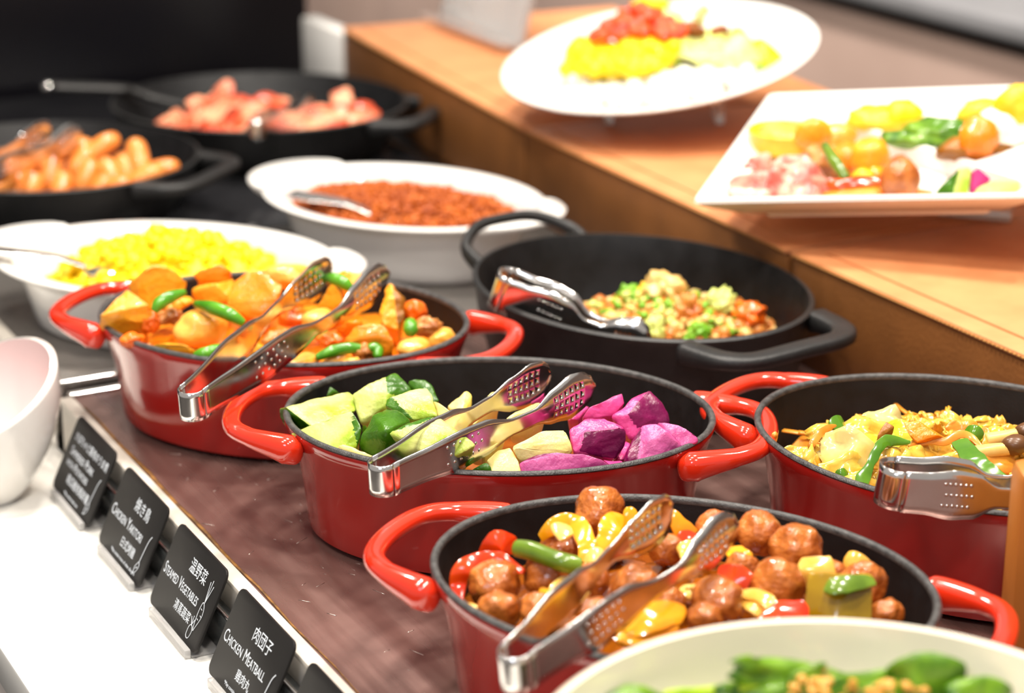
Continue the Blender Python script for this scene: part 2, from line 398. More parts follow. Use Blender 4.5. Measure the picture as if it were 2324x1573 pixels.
def pot(label, cx, cy, ang, a=.142, b=.108, grp='red enamelled oval pots'):
    t = thing('oval_pot', label, 'pot', (cx, cy, 0), R(ang), grp)
    oval('body', POUT, a, b, M['red'], t, capend=False)
    oval('inner_lining', PIN, a, b, M['iron'], t, capstart=False)
    oval('rim', PRIM+[PRIM[0]], a, b, M['iron_rim'], t, capstart=False, capend=False)
    for s in (1, -1):
        sweep('handle', handle_path(a, b, s, .064, .0735), [.0040, .0085, .0066, .0064, .0062, .0064, .0066, .0085, .0040], [.0060, .0098, .0055, .005, .005, .005, .0055, .0098, .0060],
              M['red_handle'], t, n=16, sq=.82)
    return t
POT = {'B': ((.6103, 1.1872), -34), 'A': ((.5607, 1.4404), -45), 'C': ((.582, .9166), -50.8), 'D': ((.854, 1.003), -62)}
pot('red oval pot of stewed pumpkin and potato, farthest along the front row', *POT['A'][0], POT['A'][1])
pot('red oval pot of green, white and purple steamed vegetables', *POT['B'][0], POT['B'][1])
pot('red oval pot of meatballs and peppers behind the cream bowl', *POT['C'][0], POT['C'][1])
pot('red oval pot of stir-fried cabbage and noodles beside the wooden block', *POT['D'][0], POT['D'][1], .146, .112)

def black_pan(label, cx, cy, ang, a, b, h, grp=None, loops=('loop', 'tab'), slope=.03):
    t = thing('black_pan', label, 'pan', (cx, cy, 0), R(ang), grp)
    k = h/.08
    po = [(-.02-slope, 0), (-.006-slope, .001), (-slope, .005*k), (-.6*slope, .03*k), (-.25*slope, .055*k), (-.002, .074*k), (0, .0785*k), (-.0015, h), (-.004, h)]
    pi_ = [(-.0042, h), (-.0055, .077*k), (-.007-.25*slope, .055*k), (-.006-.6*slope, .03*k), (-.010-slope, .010), (-.03-slope, .007), (-.06-slope, .0065)]
    oval('body', po, a, b, M['iron_out'], t, capend=False); oval('inner_lining', pi_, a, b, M['iron'], t, capstart=False)
    for s, kind in zip((1, -1), loops):
        if kind == 'loop':
            P = catmull([(s*(a-.012), .055, h-.012), (s*(a+.012), .053, h-.002), (s*(a+.030), .030, h+.008), (s*(a+.034), 0, h+.010), (s*(a+.030), -.030, h+.008), (s*(a+.012), -.053, h-.002), (s*(a-.012), -.055, h-.012)], 7)
            sweep('handle', P, [.006, .0045, .0045, .0045, .006], [.008, .005, .0045, .005, .008], M['iron_out'], t, n=12)
        elif kind == 'tab':
            P = catmull([(s*(a-.018), .064, h-.008), (s*(a+.014), .058, h-.006), (s*(a+.030), .040, h-.005), (s*(a+.033), 0, h-.004), (s*(a+.030), -.040, h-.005), (s*(a+.014), -.058, h-.006), (s*(a-.018), -.064, h-.008)], 7)
            sweep('handle', P, [.010, .010, .009, .009, .009, .010, .010], [.009, .006, .005, .005, .005, .006, .009], M['iron_out'], t, n=14, sq=.6)
        elif kind == 'long':
            P = catmull([(s*(a-.01), 0, h-.008), (s*(a+.05), 0, h+.004), (s*(a+.10), 0, h+.010), (s*(a+.135), 0, h+.012)], 7)
            sweep('handle', P, [.012, .010, .012, .013], [.007, .005, .005, .005], M['iron_out'], t, n=12, sq=.8)
            V_, F_ = blob_geo((s*(a+.137), 0, h+.012), (.012, .013, .006), 3, 0, 1, 2); mk('handle_tip', V_, F_, M['steel'], t)
    return t
black_pan('deep black oval pan of minced tofu with green onion', .8382, 1.3895, -82, .150, .1205, .08, 'black cast iron pans', ('tab', 'loop'), .016)
far_pan = black_pan('black skillet of bacon by the white divider panel', .8500, 2.2300, -42, .166, .152, .058, 'black cast iron pans', ('tab', 'none'), .030)
black_pan('black skillet of small sausages behind the scrambled egg dish', .5674, 2.0967, -48, .158, .147, .058, 'black cast iron pans', ('tab', 'none'), .030)
h0 = at(300, 203, .062); h1 = at(112, 196, .070)
lh = sweep('long_handle', [h0.lerp(h1, k/8) for k in range(9)]+[], [.010, .012, .013, .012], [.005, .006, .006, .005], M['iron_out'], None, n=12)
V_, F_ = blob_geo(h1, (.010, .010, .006), 2, 0, 1, 2); ht = mk('tip', V_, F_, M['steel'], None)
nk = sweep('neck', catmull([h0, at(350, 222, .052), at(420, 240, .045)], 6), [.010, .008], [.005, .005], M['iron_out'], None, n=10)
bpy.context.view_layer.update(); inv = far_pan.matrix_world.inverted()
for o_, p_ in ((lh, far_pan), (nk, lh), (ht, lh)):
    o_.parent = p_
    if p_ is far_pan: o_.data.transform(inv)
    else: o_.data.transform(inv)

def gratin(label, cx, cy, ang, a, b, h, grp='white oval gratin dishes'):
    t = thing('gratin_dish', label, 'dish', (cx, cy, 0), R(ang), grp)
    def flute(t_, d, z): return 0
    po = [(-.045, 0), (-.034, .0005), (-.031, .004), (-.029, .012), (-.024, .030), (-.019, h-.014), (-.0165, h-.0085), (-.006, h-.005), (0, h-.002), (.0005, h), (-.002, h+.0012), (-.008, h+.0008), (-.014, h-.001), (-.0185, h-.006), (-.025, .034), (-.033, .014), (-.042, .008), (-.08, .0065)]
    oval('body', po, a, b, M['white'], t)
    for s in (1, -1):
        vs = []; fs = []
        nU = 20; pr = [(-.010, -.0045), (.0, -.0055), (.8, -.004), (1, -.001), (1, .0012), (.8, .0028), (0, .0018), (-.010, .0010)]
        for i in range(nU+1):
            th = (i/nU-.5)*1.15; w_ = .026*max(0, math.cos((i/nU-.5)*math.pi))**.55
            for q, zz in pr:
                d = (q*w_ if q > 0 else q); vs.append((s*(a+d)*math.cos(th), (b+d*.9)*math.sin(th), h+zz+(.003*(w_/.026) if q > .5 else 0)))
        m_ = len(pr)
        for i in range(nU):
            for j in range(m_):
                j2 = (j+1) % m_; fs.append((i*m_+j, i*m_+j2, (i+1)*m_+j2, (i+1)*m_+j))
        mk('handle', vs, fs, M['white'], t)
    return t
gratin('white oval gratin dish of brown minced meat', .8152, 1.779, -62, .1425, .108, .060)
gratin('white oval gratin dish of yellow scrambled egg', .555, 1.690, -45, .150, .108, .060)

# slanted white vase-cup on the marble
t = thing('slanted_cup', 'white egg-shaped cup with a slanted opening and pink inside, on the marble', 'cup', tuple(at(-18, 1128, -.045)), 0)
vs = []; fs = []; n = 64; m_ = 30; H0, K0 = .082, .028; t0 = R(20)
def prf(z): z = max(0, min(1, z/.150)); return .012+.046*math.sin(math.pi*min(1, (z*.78+.03)))**.75*(1-.10*z)
for side in (0, 1):
    for i in range(m_+1):
        for k in range(n):
            th = 2*math.pi*k/n; top = H0+K0*math.cos(th-t0); z = top*(i/m_) if side == 0 else .006+(top-.006)*(1-i/m_)
            r = prf(z)-(0 if side == 0 else .0045*(1-.0*(i/m_))); r = max(r, .004)
            vs.append((r*math.cos(th), r*math.sin(th), z))
for i in range(2*m_+1):
    for k in range(n): k2 = (k+1) % n; fs.append((i*n+k, i*n+k2, (i+1)*n+k2, (i+1)*n+k))
vs.append((0, 0, 0)); fs += [(len(vs)-1, (k+1) % n, k) for k in range(n)]
vs.append((0, 0, .006)); fs += [(len(vs)-1, (2*m_+1)*n+k, (2*m_+1)*n+(k+1) % n) for k in range(n)]
split = (m_+1)*n
mk('outer_shell', vs, [f for f in fs if max(f) < split+n and min(f) < split or (len(vs)-2) in f], M['white'], t)
mk('pink_lining', vs, [f for f in fs if not (max(f) < split+n and min(f) < split or (len(vs)-2) in f)], M['porcelain_pink'], t)

# cream salad bowl in front
t = thing('cream_bowl', 'large cream bowl of dressed greens nearest the viewer', 'bowl', (.4922, .6373, 0), 0)
oval('body', [(-.085, .022), (-.080, .0222), (-.060, .030), (-.035, .050), (-.015, .080), (-.004, .110), (0, .127), (-.001, .1295), (-.003, .1305), (-.005, .1295), (-.008, .110), (-.019, .081), (-.039, .053), (-.063, .034), (-.10, .028)], .138, .138, M['cream'], t)
oval('foot', [(-.09, .0), (-.078, .0), (-.076, .004), (-.080, .022), (-.084, .0225), (-.09, .020)], .138, .138, M['cream'], t)

# wooden block at the right edge
t = thing('wooden_block', 'upright oiled wood block at the edge beside the stir-fry pot', 'block')
b0 = at(2279, 1560, 0)
prism('block', [(b0.x, b0.y), (b0.x+.12*RT.x, b0.y+.12*RT.y), (b0.x+.12*RT.x+.03*FW.x, b0.y+.12*RT.y+.03*FW.y), (b0.x+.03*FW.x, b0.y+.03*FW.y)], 0, .130, M['wood'], t, .006)

# ------------------------------------------------------------------ tongs
def interp(T, x):
    for (a, p), (b, q) in zip(T, T[1:]):
        if x <= b: f = (x-a)/(b-a) if b > a else 0; f = f*f*(3-2*f); return p+(q-p)*f
    return T[-1][1]
WID = [(0, .0105), (.12, .0107), (.30, .0128), (.42, .0118), (.56, .0056), (.66, .0056), (.78, .0120), (.87, .0152), (.94, .0132), (.975, .0090), (1, .0020)]
def tongs(label, bend, tip, opening, roll=0, hint=(0, 0, 1), ws=1.0, holes=True, grp='steel serving tongs', rb=.0085):
    bend = Vector(bend); tip = Vector(tip); X = (tip-bend); L = X.length; X.normalize(); Z = Vector(hint); Z = (Z-X*Z.dot(X)).normalized(); Y = Z.cross(X)
    Mx = Matrix(((X.x, Y.x, Z.x, bend.x), (X.y, Y.y, Z.y, bend.y), (X.z, Y.z, Z.z, bend.z), (0, 0, 0, 1)))
    t = thing('serving_tongs', label, 'tongs', (0, 0, 0), 0, grp); t.matrix_world = Mx @ Matrix.Rotation(roll, 4, 'X')
    la = L-rb
    def cy(u):
        v = rb+(opening/2-rb)*interp([(0, 0), (.35, .42), (.75, .95), (1, .90)], u); return v
    vrow = [-1, -.62, -.21, .21, .62, 1]; us = [i/26*.755 for i in range(26)]; h0 = len(us); us += [.755+i*.030 for i in range(7)]; h1 = len(us)-1; us += [.952, .966, .978, .988, .995, 1.0]
    for s in (1, -1):
        vs = []; fs = []
        for u in us:
            wv = interp(WID, u)*ws; cup = interp([(0, 0), (.62, 0), (.8, .0030), (.93, .0030), (1, .001)], u)
            for v in vrow: vs.append((rb+u*la, s*(cy(u)-cup*(v*v)), v*wv))
        nv = len(vrow)
        for i in range(len(us)-1):
            for j in range(nv-1):
                q = (i*nv+j, (i+1)*nv+j, (i+1)*nv+j+1, i*nv+j+1)
                if holes and h0 <= i < h1 and 1 <= j <= 3:
                    C4 = [Vector(vs[x]) for x in q]; c = sum(C4, Vector())/4; e1 = (C4[1]+C4[2]-C4[0]-C4[3])/4; e2 = (C4[3]+C4[2]-C4[0]-C4[1])/4
                    rad = .44; sc = min(e1.length, e2.length); a1 = e1.normalized()*sc; a2 = e2.normalized()*sc; base = len(vs)
                    for k in range(8):
                        an = R(225+45*k); vs.append(tuple(c+(a1*math.cos(an)+a2*math.sin(an))*rad))
                    for k in range(4):
                        A_, B_ = q[k], q[(k+1) % 4]; fs.append((A_, B_, base+(2*k+2) % 8, base+2*k+1, base+2*k))
                else: fs.append(q)
        o = mk('arm', vs, fs, M['steel_tong'], t); md = o.modifiers.new('sheet', 'SOLIDIFY'); md.thickness = .0011; md.offset = 0
        dm = []
        for r_ in range(3):
            for k in range(6):
                u = .24+k*.030+(.015 if r_ == 1 else 0); g = blob_geo((rb+u*la, s*(cy(u)+.0005), (r_-1)*.0056*ws), (.0013, .0007, .0013), 1, 0, 1, 1); dm.append(g)
        merge('grip_dimples', dm, M['steel_tong'], t)
    vs = []; fs = []; nb = 18
    for i in range(nb+1):
        an = math.pi/2+math.pi*i/nb
        for v in vrow: vs.append((rb+rb*math.cos(an), rb*math.sin(an), v*.0100*ws))
    nv = len(vrow)
    for i in range(nb):
        for j in range(nv-1): fs.append((i*nv+j, (i+1)*nv+j, (i+1)*nv+j+1, i*nv+j+1))
    o = mk('spring_bend', vs, fs, M['steel_tong'], t); md = o.modifiers.new('sheet', 'SOLIDIFY'); md.thickness = .0011; md.offset = 0
    return t
tongs('steel tongs with perforated heads lying on the steamed vegetables', at(848, 1092, .090), at(1300, 862, .100), .040)
tongs('steel tongs lying over the pumpkin stew', at(422, 925, .090), at(818, 612, .112), .052)
tongs('steel tongs reaching over the meatballs', at(1150, 1532, .090), at(1600, 1170, .112), .046)
tongs('steel tongs resting low on the stir-fry beside the wooden block', at(1992, 1095, .099), at(2420, 1128, .086), .020, rb=.012, ws=1.2)
tongs('steel tongs dipping into the minced tofu pan', at(1122, 648, .092), at(1470, 800, .050), .010, hint=Vector((0, 0, 1))-FW*.12, ws=1.5, rb=.0095)
tongs('blurred steel tongs standing in the bacon skillet', at(578, 296, .072), at(700, 240, .050), .02, rb=.007)
tongs('blurred steel tongs lying across the sausages at the edge', at(-110, 420, .075), at(150, 300, .085), .040)
# ------------------------------------------------------------------ food materials
M['gf'] = mat('green_flesh', srgb(206, 210, 128), .28, col2=srgb(150, 178, 44), nscale=34, thr=(.42, .66), bump=.25, bscale=500, sss=.25, aniso=(1, 1, .35))
M['gs'] = mat('green_peel', srgb(66, 112, 14), .26, col2=srgb(40, 80, 8), nscale=60, bump=.2, bscale=400, sss=.1)
M['yf'] = mat('cream_flesh', srgb(228, 212, 148), .3, col2=srgb(220, 198, 104), nscale=50, bump=.2, bscale=400, sss=.25)
M['ys'] = mat('pale_yellow_peel', srgb(226, 196, 84), .3, col2=srgb(214, 206, 120), nscale=60, sss=.1)
M['pf'] = mat('magenta_flesh', srgb(214, 76, 142), .28, col2=srgb(170, 22, 96), nscale=60, thr=(.35, .7), bump=.25, bscale=400, sss=.2, aniso=(1, 1, .4))
M['ps'] = mat('purple_peel', srgb(122, 12, 74), .28, col2=srgb(84, 8, 54), nscale=60, bump=.2, bscale=400)
M['pl'] = mat('lilac_flesh', srgb(206, 98, 156), .3, col2=srgb(168, 52, 116), nscale=80, thr=(.3, .7), bump=.25, bscale=400, sss=.2)
M['meat'] = mat('glazed_meatball', srgb(204, 118, 48), .27, col2=srgb(150, 72, 18), nscale=60, thr=(.36, .62), bump=1, bscale=260, coat=.5)
M['rp'] = mat('red_pepper', srgb(226, 44, 10), .16, col2=srgb(236, 80, 14), nscale=40, coat=.6, sss=.1)
M['yp'] = mat('yellow_pepper', srgb(244, 172, 20), .16, col2=srgb(236, 142, 14), nscale=40, coat=.6, sss=.12)
M['on'] = mat('cooked_onion', srgb(238, 200, 110), .18, col2=srgb(226, 168, 60), nscale=50, coat=.5, sss=.3)
M['bean'] = mat('green_bean', srgb(110, 138, 34), .22, col2=srgb(84, 112, 24), nscale=60, coat=.4)
M['bean2'] = mat('bright_green_bean', srgb(92, 160, 30), .22, col2=srgb(62, 128, 22), nscale=60, coat=.4)
M['sauce'] = mat('brown_sauce', srgb(170, 92, 16), .14, col2=srgb(136, 64, 12), nscale=40, bump=.4, bscale=90, coat=.7)
M['pump'] = mat('pumpkin_flesh', srgb(244, 172, 40), .3, col2=srgb(236, 148, 24), nscale=35, bump=.5, bscale=260, coat=.3, sss=.15)
M['pump2'] = mat('deep_pumpkin_flesh', srgb(240, 146, 26), .3, col2=srgb(232, 124, 14), nscale=35, bump=.5, bscale=260, coat=.3, sss=.15)
M['pskin'] = mat('pumpkin_rind', srgb(170, 104, 20), .35, col2=srgb(120, 76, 18), nscale=60, bump=.4, bscale=200)
M['pot'] = mat('simmered_potato', srgb(244, 186, 88), .28, col2=srgb(232, 150, 42), nscale=40, bump=.3, bscale=200, coat=.3, sss=.2)
M['carrot'] = mat('cooked_carrot', srgb(238, 118, 18), .28, col2=srgb(228, 96, 10), nscale=40, coat=.4, sss=.15)
M['pork'] = mat('simmered_pork', srgb(206, 140, 70), .35, col2=srgb(160, 90, 34), nscale=60, thr=(.4, .6), bump=.9, bscale=200, coat=.3)
M['nood'] = mat('stir_fry_noodle', srgb(226, 154, 56), .24, col2=srgb(206, 122, 30), nscale=50, coat=.3, sss=.15)
M['cab'] = mat('cooked_cabbage', srgb(226, 186, 78), .2, col2=srgb(216, 148, 34), nscale=35, coat=.4, sss=.2)
M['cabg'] = mat('green_cabbage', srgb(170, 196, 40), .2, col2=srgb(206, 204, 64), nscale=35, coat=.4, sss=.2)
M['cabw'] = mat('pale_cabbage', srgb(216, 200, 138), .2, col2=srgb(212, 180, 84), nscale=35, coat=.4, sss=.2)
M['gp'] = mat('green_pepper', srgb(88, 132, 24), .18, col2=srgb(62, 108, 16), nscale=40, coat=.5)
M['mush'] = mat('mushroom_stem', srgb(240, 206, 130), .3, col2=srgb(226, 180, 96), nscale=60)
M['cap'] = mat('mushroom_cap', srgb(112, 74, 40), .3, col2=srgb(86, 54, 28), nscale=60)
M['tofu'] = mat('minced_tofu', srgb(224, 150, 70), .28, col2=srgb(196, 100, 30), nscale=45, bump=.6, bscale=200, coat=.3)
M['tofu2'] = mat('pale_tofu', srgb(238, 206, 136), .3, col2=srgb(224, 170, 84), nscale=60, coat=.3)
M['scal'] = mat('spring_onion', srgb(140, 190, 50), .3, col2=srgb(96, 160, 34), nscale=60)
M['scal2'] = mat('pale_spring_onion', srgb(208, 218, 120), .3)
M['mince'] = mat('spiced_mince', srgb(196, 100, 24), .45, col2=srgb(156, 68, 12), nscale=60, bump=.7, bscale=300)
M['egg'] = mat('scrambled_egg', srgb(250, 220, 20), .4, col2=srgb(246, 206, 12), nscale=40, bump=.4, bscale=200, sss=.15)
M['egg2'] = mat('golden_egg', srgb(246, 178, 20), .35, col2=srgb(240, 206, 60), nscale=50, bump=.4, bscale=200, sss=.1)
M['sausage'] = mat('grilled_sausage', srgb(238, 152, 74), .26, col2=srgb(230, 130, 50), nscale=30, coat=.4, sss=.1)
M['bacon'] = mat('bacon_slice', srgb(214, 80, 44), .3, col2=srgb(246, 170, 130), nscale=60, thr=(.44, .54), aniso=(.25, 1, 1), coat=.3)
M['ham'] = mat('cured_ham', srgb(214, 100, 90), .3, col2=srgb(240, 186, 164), nscale=50, thr=(.42, .6), coat=.3)
M['rice'] = mat('steamed_rice', srgb(244, 242, 232), .4, col2=srgb(236, 232, 218), nscale=80, bump=.3, bscale=500, sss=.2)
M['salsa'] = mat('tomato_salsa', srgb(232, 56, 14), .18, col2=srgb(240, 92, 18), nscale=60, coat=.5)
M['let'] = mat('lettuce_leaf', srgb(190, 212, 40), .3, col2=srgb(150, 190, 26), nscale=40, sss=.2)
M['letp'] = mat('pale_lettuce', srgb(236, 238, 170), .3, col2=srgb(214, 224, 110), nscale=40, sss=.2)
M['brownbit'] = mat('seared_brown_bits', srgb(140, 76, 20), .4)
M['kale'] = mat('dressed_greens', srgb(116, 158, 24), .38, col2=srgb(44, 92, 14), nscale=60, coat=.3)
M['dress'] = mat('orange_dressing', srgb(222, 150, 50), .3, col2=srgb(230, 170, 80), nscale=60, coat=.4)

Z1 = lambda x, y: (600+.2582*x, 820+.2582*y)
Z2 = lambda x, y: (1100+.3012*x, 820+.3012*y)
Z3 = lambda x, y: (950+.3006*x, 1100+.3006*y)
Z4 = lambda x, y: (1550+.3330*x, 1100+.3330*y)
Z5 = lambda x, y: (180+.2238*x, 580+.2238*y)
Z6 = lambda x, y: (600+.2496*x, 570+.2496*y)
Z7 = lambda x, y: (1780+.2341*x, 920+.2341*y)      # stir-fry
Z8 = lambda x, y: (1050+.3657*x, 500+.3657*y)      # tofu pan
Z9 = lambda x, y: (.4131*x, 140+.4131*y)           # far left pans
ZR = lambda x, y: (1240+.2410*x, .2410*y)          # rice plate
ZS = lambda x, y: (1560+.3287*x, 180+.3287*y)      # square plate
ZG = lambda x, y: (1260+.4578*x, 1380+.4578*y)     # bowl of greens
def W(Z, x, y, mm): return at(*Z(x, y), mm/1000)
def pts(Z, L): return [W(Z, *p) for p in L]

# bed of sauce / hidden food filling each pot, shaped by a height function over the pot's own ellipse
def bed(name, potk, a, b, h0, h1, m, label, amp=.003, freq=60, seed=1, kind='stuff', n=56, rings=14, skew=(0, 0)):
    (cx, cy), ang = potk; vs = []; fs = []
    for i in range(rings+1):
        f = i/rings
        for k in range(n):
            t = 2*math.pi*k/n; x = a*f*math.cos(t); y = b*f*math.sin(t)
            z = h0+(h1-h0)*(1-f*f)+noise.noise(Vector((x*freq, y*freq, seed)))*amp+skew[0]*x+skew[1]*y
            vs.append((x, y, z))
    for i in range(rings):
        for k in range(n): k2 = (k+1) % n; fs.append((i*n+k, i*n+k2, (i+1)*n+k2, (i+1)*n+k))
    base = len(vs)
    for k in range(n):
        t = 2*math.pi*k/n; vs.append((a*.86*math.cos(t), b*.84*math.sin(t), .0125))
    for k in range(n): k2 = (k+1) % n; fs.append((rings*n+k, rings*n+k2, base+k2, base+k))
    fs.append(tuple(base+k for k in range(n-1, -1, -1)))
    o = mk(name, vs, fs, m); o.location = (cx, cy, 0); o.rotation_euler = (0, 0, R(ang))
    return tag(o, label, 'food', None, kind)

# ---------------------------------------------------------------- steamed vegetables
bed('vegetable_juice', POT['B'], .118, .085, .030, .036, M['sauce'], 'thin layer of juice under the steamed vegetables')
GG, GW, GP = 'green steamed vegetable chunks', 'cream steamed vegetable chunks', 'purple steamed vegetable chunks'
def veg(Z, pl, skin, mf, ms, nm, lab, g, **k):
    chunk(nm, lab, 'vegetable', g, pts(Z, pl), skin, mf, ms, **k)
gf, gs, yf, ys, pf, ps = M['gf'], M['gs'], M['yf'], M['ys'], M['pf'], M['ps']
veg(Z1, [(185, 400, 84), (420, 350, 84), (640, 285, 84), (745, 270, 84), (790, 310, 84), (805, 430, 80), (410, 575, 78), (120, 415, 80), (270, 605, 66), (150, 520, 68)], {0, 6, 7, 8, 9}, gf, gs, 'green_chunk', 'large pale green wedge with dark peel lying at the left rim', GG, seed=1)
veg(Z1, [(235, 635, 78), (420, 575, 82), (640, 500, 88), (765, 435, 94), (805, 490, 92), (850, 590, 88), (840, 680, 82), (815, 750, 78), (640, 790, 76), (610, 810, 74), (400, 720, 75)], {3, 4, 5, 6, 7}, gf, gs, 'green_chunk', 'fan-shaped pale green slice with radiating grain at the front left', GG, seed=2)
veg(Z1, [(1070, 405, 98), (1180, 430, 98), (1290, 515, 94), (1265, 640, 86), (1240, 770, 78), (1070, 875, 72), (950, 830, 74), (830, 765, 76), (850, 640, 86), (960, 470, 96), (1070, 600, 96)], set(range(11)), gf, gs, 'green_chunk', 'chunk showing only dark green domed peel in the middle of the greens', GG, seed=3)
veg(Z1, [(1095, 625, 98), (1250, 545, 102), (1430, 490, 104), (1530, 490, 104), (1640, 570, 104), (1760, 650, 102), (1875, 735, 98), (1700, 830, 92), (1480, 860, 88), (1250, 770, 88), (1300, 570, 101)], {0, 1, 2, 3, 10}, M['gf'], gs, 'green_chunk', 'long green wedge lying just left of the tongs, peel uppermost', GG, seed=4)
veg(Z1, [(775, 290, 88), (940, 200, 94), (1060, 130, 97), (1080, 280, 92), (1060, 400, 84), (900, 545, 72), (850, 530, 74), (805, 430, 80), (1150, 100, 98), (1240, 170, 95), (1300, 255, 90), (1190, 310, 86)], {2, 3, 8, 9, 10, 11}, gf, gs, 'green_chunk', 'tall green chunk standing up at the back of the greens', GG, seed=5)
veg(Z1, [(1120, 310, 98), (1280, 265, 99), (1430, 230, 100), (1480, 330, 97), (1520, 480, 92), (1310, 515, 88), (1065, 385, 94), (1075, 340, 96), (1200, 470, 90)], {0, 5, 6, 7, 8}, gf, gs, 'green_chunk', 'square light green block with brown-edged peel behind the long wedge', GG, seed=6)
veg(Z1, [(1255, 180, 88), (1330, 155, 90), (1420, 160, 90), (1480, 220, 87), (1540, 345, 80), (1440, 400, 78), (1300, 300, 80)], set(range(7)), gf, gs, 'green_chunk', 'dull green peel-side chunk half hidden at the back of the pot', GG, seed=7)
veg(Z1, [(535, 310, 74), (575, 215, 80), (665, 270, 76), (640, 330, 70)], set(range(4)), gf, gs, 'green_chunk', 'small pointed green tip peeking up near the back left rim', GG, seed=8, depth=.015)
veg(Z1, [(640, 760, 79), (680, 725, 81), (770, 745, 81), (950, 820, 79), (1050, 880, 76), (1010, 912, 74), (625, 822, 72), (790, 865, 71)], {0, 6, 7, 5}, yf, gs, 'green_chunk', 'flat pale piece with green peel against the front rim', GG, seed=9, depth=.02)
veg(Z1, [(1770, 990, 74), (1850, 930, 79), (1950, 875, 82), (2000, 930, 79), (2010, 1000, 74), (1890, 1005, 72)], set(range(6)), gf, gs, 'green_chunk', 'small green leafy piece at the front rim under the tongs', GG, seed=10, depth=.015)
veg(Z1, [(855, 545, 78), (900, 555, 80), (905, 620, 76), (870, 680, 70)], set(range(4)), gf, gs, 'green_chunk', 'sliver of green between the fan slice and the dark domed chunk', GG, seed=11, depth=.015)
veg(Z1, [(1480, 340, 92), (1600, 400, 92), (1745, 520, 90), (1660, 580, 84), (1530, 500, 86)], set(), yf, ys, 'cream_chunk', 'flat cream piece beside the square green block', GW, seed=12)
veg(Z1, [(1600, 400, 84), (1700, 330, 88), (1780, 245, 93), (1740, 440, 86), (1830, 300, 90), (1822, 400, 84), (1725, 525, 78), (1680, 480, 80)], {2, 4, 5, 6}, yf, ys, 'cream_chunk', 'thin curved cream slice with yellow skin standing at the back', GW, seed=13, depth=.012)
veg(Z1, [(1735, 525, 82), (1850, 400, 88), (1990, 270, 94), (2060, 262, 94), (2082, 310, 92), (1960, 430, 86), (1850, 560, 80)], set(), yf, ys, 'cream_chunk', 'long cream stick leaning up behind the left tong arm', GW, seed=14)
veg(Z1, [(1755, 640, 90), (1900, 560, 93), (2080, 495, 93), (2140, 600, 90), (2100, 690, 87), (1880, 755, 84), (1800, 700, 86)], set(), yf, ys, 'cream_chunk', 'broad cream block framed between the two tong arms', GW, seed=15)
veg(Z2, [(150, 425, 92), (280, 380, 94), (400, 300, 94), (500, 345, 92), (420, 440, 88), (200, 545, 82)], set(), yf, ys, 'cream_chunk', 'cream wedge behind the right tong head', GW, seed=16)
veg(Z2, [(205, 640, 88), (400, 535, 94), (470, 512, 95), (610, 515, 94), (650, 610, 88), (668, 690, 82), (480, 715, 80), (260, 760, 78)], set(), yf, ys, 'cream_chunk', 'large cream chunk in front, right of the tongs', GW, seed=17)
veg(Z2, [(5, 740, 80), (100, 670, 84), (190, 640, 86), (260, 750, 80), (278, 860, 73), (65, 862, 73)], set(), yf, ys, 'cream_chunk', 'cream block pressed against the front rim beside the purple slice', GW, seed=18)
veg(Z1, [(1150, 700, 70), (1400, 800, 72), (1350, 900, 70), (1150, 900, 66)], set(), gf, gs, 'green_chunk', 'green piece low under the tongs near the front rim', GG, seed=31)
veg(Z2, [(-60, 640, 78), (60, 560, 80), (140, 640, 78), (0, 720, 74)], set(), yf, ys, 'cream_chunk', 'cream piece wedged under the crossing tong arm', GW, seed=32)
veg(Z2, [(630, 510, 92), (760, 425, 96), (900, 420, 96), (1068, 502, 92), (755, 532, 91), (720, 670, 78), (665, 690, 80), (1058, 620, 82), (985, 737, 73), (830, 720, 74)], {3, 4, 5, 7, 8, 9}, pf, ps, 'purple_chunk', 'cube-like magenta chunk with dark plum peel in front', GP, seed=19)
veg(Z2, [(730, 430, 86), (790, 350, 92), (930, 290, 95), (1032, 242, 97), (1052, 315, 92), (960, 410, 86), (850, 440, 84)], {3, 4}, pf, ps, 'purple_chunk', 'bright pink chunk behind the cube-like one, tip pointing up', GP, seed=20)
veg(Z2, [(955, 412, 88), (1130, 262, 96), (1240, 208, 98), (1080, 400, 90), (1320, 290, 92), (1392, 400, 84), (1402, 462, 80), (1280, 470, 80), (1155, 505, 80), (1100, 600, 74)], {2, 3, 4, 5, 6, 7, 8}, pf, ps, 'purple_chunk', 'tall purple chunk with grey-violet peel at the back right', GP, seed=21)
veg(Z2, [(1180, 490, 90), (1290, 452, 94), (1370, 530, 90), (1450, 600, 84), (1505, 662, 78), (1300, 735, 75), (1150, 752, 74), (1048, 765, 73), (1080, 640, 80), (1120, 560, 86)], {0, 6, 7, 8, 9}, M['pl'], ps, 'purple_chunk', 'lilac wedge with radiating veins near the right rim', GP, seed=22)
veg(Z2, [(1300, 455, 92), (1450, 470, 92), (1590, 550, 86), (1622, 590, 83), (1505, 662, 79), (1400, 560, 86)], {1, 2, 3}, M['pl'], ps, 'purple_chunk', 'pink wedge resting on the right rim of the pot', GP, seed=23)
veg(Z2, [(258, 762, 79), (400, 705, 83), (540, 685, 85), (740, 690, 85), (880, 740, 81), (968, 795, 76), (700, 832, 74), (480, 852, 73), (275, 862, 72)], {0, 1, 2, 3, 4, 5}, M['pl'], ps, 'purple_chunk', 'wide half-moon slice with purple edge along the front rim', GP, seed=24, proj=False, depth=.018)
veg(Z2, [(415, 235, 84), (545, 305, 80), (500, 345, 78), (400, 295, 80)], set(), pf, ps, 'purple_chunk', 'narrow purple sliver showing behind the left tong head', GP, seed=25, depth=.015)
